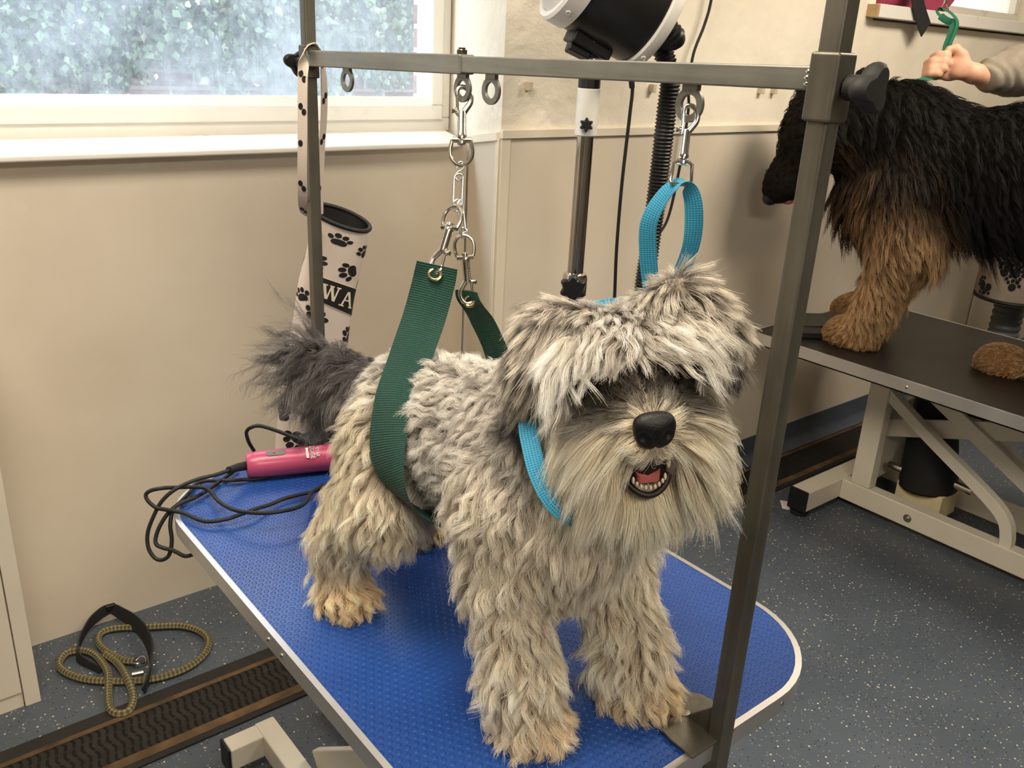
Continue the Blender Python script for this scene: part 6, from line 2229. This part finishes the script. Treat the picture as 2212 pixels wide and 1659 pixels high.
HS.chain([HP(0.002, 0.020, 0.014), HP(-0.008, 0.052, 0.018), HP(-0.026, 0.073, 0.016), HP(-0.050, 0.071, 0.018)], [0.019, 0.0145, 0.0118, 0.0092], 's')
Vh, Qh = HS.mesh(0.0028)
# whole figure, facing the table, coarser
SH = V(3.66, 1.33, 1.385)
BS = Solid(0.02)
HIP, CHE, NEK, HED = V(3.98, 1.10, 0.95), V(3.83, 1.14, 1.20), V(3.73, 1.16, 1.42), V(3.665, 1.165, 1.60)
lean = np.stack([unit(np.cross((0, 1, 0), NEK - HIP)), (0, 1, 0), unit(NEK - HIP)], 1)
BS.ell(CHE, (0.105, 0.165, 0.24), 's', lean)
BS.ell(HIP, (0.105, 0.155, 0.13), 's')
BS.chain([NEK, HED - V(-0.01, 0, 0.09)], [0.065, 0.055], 's')
BS.ell(HED, (0.092, 0.075, 0.115), 's')
BS.ell(HED + V(-0.092, 0, -0.015), (0.018, 0.013, 0.016), 's')
for s in (-1, 1):
    BS.ell(HED + V(0.01, s * 0.077, -0.005), (0.018, 0.010, 0.03), 's')
    BS.chain([(HIP[0], HIP[1] + s * 0.09, 0.93), (HIP[0] + 0.01, HIP[1] + s * 0.10, 0.50), (HIP[0] + 0.05, HIP[1] + s * 0.10, 0.10)], [0.085, 0.058, 0.040], 's')
    BS.cap((HIP[0] + 0.06, HIP[1] + s * 0.10, 0.05), (HIP[0] - 0.10, HIP[1] + s * 0.11, 0.035), 0.042, 0.032, 's')
BS.chain([SH, HP(0.36, 0.035, -0.10), HP(0.22, 0.012, -0.055)], [0.056, 0.044, 0.034], 's')
LSH = V(3.74, 0.98, 1.37)
BS.chain([LSH, (3.80, 0.90, 1.10), (3.70, 0.906, 1.032)], [0.055, 0.042, 0.034], 's')
LH = Solid(0.005)
LH.chain([(3.72, 0.905, 1.045), (3.62, 0.91, 0.98)], [0.036, 0.028], 's')
LH.ell((3.555, 0.912, 0.955), (0.052, 0.020, 0.042), 's', np.array([[0.84, 0, 0.54], [0, 1, 0], [-0.54, 0, 0.84]]).T)
for k, ln in enumerate((0.92, 1.0, 0.95, 0.78)):
    o_ = V(3.524 - 0.006 * k, 0.912, 0.964 - 0.0215 * k + 0.004)
    LH.chain([o_, o_ + V(-0.040, 0.006, -0.022) * ln, o_ + V(-0.062, 0.022, -0.046) * ln, o_ + V(-0.066, 0.038, -0.066) * ln], [0.0105, 0.0098, 0.0088, 0.0072], 's')
LH.chain([(3.595, 0.925, 0.985), (3.565, 0.945, 0.995), (3.528, 0.962, 0.984), (3.505, 0.966, 0.968)], [0.015, 0.0125, 0.0105, 0.0082], 's')
Vg, Qg = LH.mesh(0.0032)
Vp, Qp = BS.mesh(0.012)
Va = np.concatenate([Vh, Vg, Vp])
Qa = np.concatenate([Qh, Qg + len(Vh), Qp + len(Vh) + len(Vg)])


def m_skin():
    t = NT('skin')
    c = t.coord()
    n = t.noise(c, 18, 4)
    t.set(color=t.ramp(n, [(0.3, srgb(200, 150, 124)), (0.7, srgb(220, 172, 146))]), rough=0.5, spec=0.35)
    t.bsdf.inputs['Subsurface Weight'].default_value = 0.12
    t.bsdf.inputs['Subsurface Radius'].default_value = (0.012, 0.005, 0.003)
    t.bump(t.noise(c, 300, 3), 0.12, 0.001)
    return t.m


person = solid_object('person', Va, Qa, m_skin())
tag(person, 'person in a grey sweatshirt with a fist closed round the green strap', 'person')
# clothing
CS = Solid(0.018)
CS.chain([HP(0.100, 0.002, -0.018), HP(0.20, 0.028, -0.05), HP(0.36, 0.045, -0.10)], [0.051, 0.067, 0.070], 'c')
CS.chain([HP(0.36, 0.045, -0.10), SH], [0.066, 0.085], 'c')
CS.ell(CHE, (0.135, 0.195, 0.27), 'c', lean)
CS.ell(HIP + V(-0.01, 0, 0.05), (0.13, 0.185, 0.12), 'c')
CS.ell(NEK, (0.085, 0.10, 0.05), 'c')
CS.chain([LSH, (3.80, 0.90, 1.10), (3.66, 0.91, 1.005)], [0.082, 0.062, 0.048], 'c')
Vc, Qc = CS.mesh(0.008)
# rucked folds across the pushed up sleeve
sdir = unit(HP(0.30, 0.05, -0.08) - HP(0.10, 0, -0.02))
al = (Vc - HP(0.10, 0, -0.02)) @ sdir
nv = CS.grad(Vc)
fold_ = np.where((al > -0.06) & (al < 0.42) & (Vc[:, 2] > 1.25) & (Vc[:, 0] < 3.55), (np.sin(al * 120 + 3.0 * np.sin((Vc @ UV) * 38 + al * 20)) + 0.7 * np.sin(al * 71 - (Vc @ UV) * 60 + 2.0 * np.sin((Vc @ TV) * 45))) * 0.0034 * np.exp(-np.clip(al, 0, 1) / 0.2), 0.0)
Vc = Vc + nv * fold_[:, None]
solid_object('sweatshirt', Vc, Qc, simple('grey_sweatshirt', srgb(138, 128, 114), 0.9, var=0.12, nscale=60, bump=0.35, bscale=300), person)
LS = Solid(0.015)
LS.ell(HIP - V(0, 0, 0.02), (0.122, 0.172, 0.10), 'l')
for s in (-1, 1):
    LS.chain([(HIP[0], HIP[1] + s * 0.09, 0.90), (HIP[0] + 0.01, HIP[1] + s * 0.10, 0.50), (HIP[0] + 0.05, HIP[1] + s * 0.10, 0.09)], [0.098, 0.072, 0.056], 'l')
Vl, Ql = LS.mesh(0.014)
solid_object('trousers', Vl, Ql, simple('dark_trousers', srgb(40, 42, 50), 0.85, bump=0.2, bscale=300), person)
for s in (-1, 1):
    FS = Solid(0.01)
    FS.cap((HIP[0] + 0.07, HIP[1] + s * 0.10, 0.05), (HIP[0] - 0.11, HIP[1] + s * 0.11, 0.042), 0.052, 0.042, 'f')
    Vf, Qf = FS.mesh(0.012)
    Vf[:, 2] = np.maximum(Vf[:, 2], 0.001)
    solid_object('shoe', Vf, Qf, M['black_rubber'], person)
HH = Solid(0.02)
HH.ell(HED + V(0.018, 0, 0.035), (0.090, 0.086, 0.100), 'h')
HH.ell(HED + V(0.115, 0, -0.015), (0.045, 0.060, 0.09), 'h')
Vk, Qk = HH.mesh(0.012)
solid_object('hair', Vk, Qk, simple('brown_hair', srgb(70, 50, 36), 0.6, var=0.3, nscale=50, bump=0.5, bscale=120), person)
for s in (-1, 1):
    make('eye', MB().ell(HED + V(-0.082, s * 0.032, 0.01), 0.011), M['eye'], person)
make('mouth', MB().ell(HED + V(-0.084, 0, -0.055), (0.008, 0.024, 0.006)), simple('lip_pink', srgb(170, 100, 92), 0.5), person)

# ---- green strap in the fist, with its clip
M['green_plain'] = m_webbing('green_webbing', srgb(14, 62, 48), srgb(30, 108, 80), 260, 260, 0.4)
gs = thing('green_strap', 'green webbing strap hanging from a clip and gripped in the fist', 'strap', (2.92, 1.47, 1.56))
sp1 = [(2.835, 1.440, 1.424), (2.862, 1.432, 1.440), (2.885, 1.440, 1.475), (2.9032, 1.4552, 1.5122), (2.9193, 1.4582, 1.545), (2.9306, 1.4612, 1.5701), (2.9354, 1.4652, 1.5864), (2.9235, 1.4766, 1.5894), (2.9101, 1.4934, 1.6008), (2.9027, 1.5063, 1.6144), (2.9118, 1.5037, 1.6244), (2.9223, 1.4938, 1.6222), (2.9334, 1.4812, 1.6154), (2.9431, 1.466, 1.6009), (2.9447, 1.4572, 1.586), (2.9377, 1.4535, 1.5668), (2.9225, 1.4519, 1.5377), (2.9092, 1.4495, 1.5106), (2.890, 1.440, 1.475)]
pz = smooth_path(sp1, 6)
wv = [RV * 0.8 + UV * 0.3 + TV * (0.35 if i < len(pz) * 0.45 else -0.6) for i in range(len(pz))]
band('webbing', pz, wv, 0.021, 0.002, M['green_plain'], gs, ncross=5)
lp2 = smooth_path([(2.848, 1.436, 1.430), (2.8134, 1.4552, 1.4185), (2.7955, 1.4645, 1.4115), (2.770, 1.4721, 1.402), (2.70, 1.475, 1.40)], 6)
band('neck_end', lp2, (0.2, 0.7, 0.6), 0.02, 0.002, M['green_plain'], gs, ncross=5)
mb = MB().tube([(2.9135, 1.503, 1.622), (2.921, 1.5, 1.640), (2.929, 1.495, 1.640), (2.936, 1.487, 1.618), (2.9135, 1.503, 1.622)], 0.0022, 8)
mb.cyl((2.925, 1.4985, 1.640), (2.927, 1.50, 1.70), 0.005).cyl((2.927, 1.50, 1.70), (2.9275, 1.50, 1.965), 0.002)
make('metal_clip', mb, M['chrome'], gs)
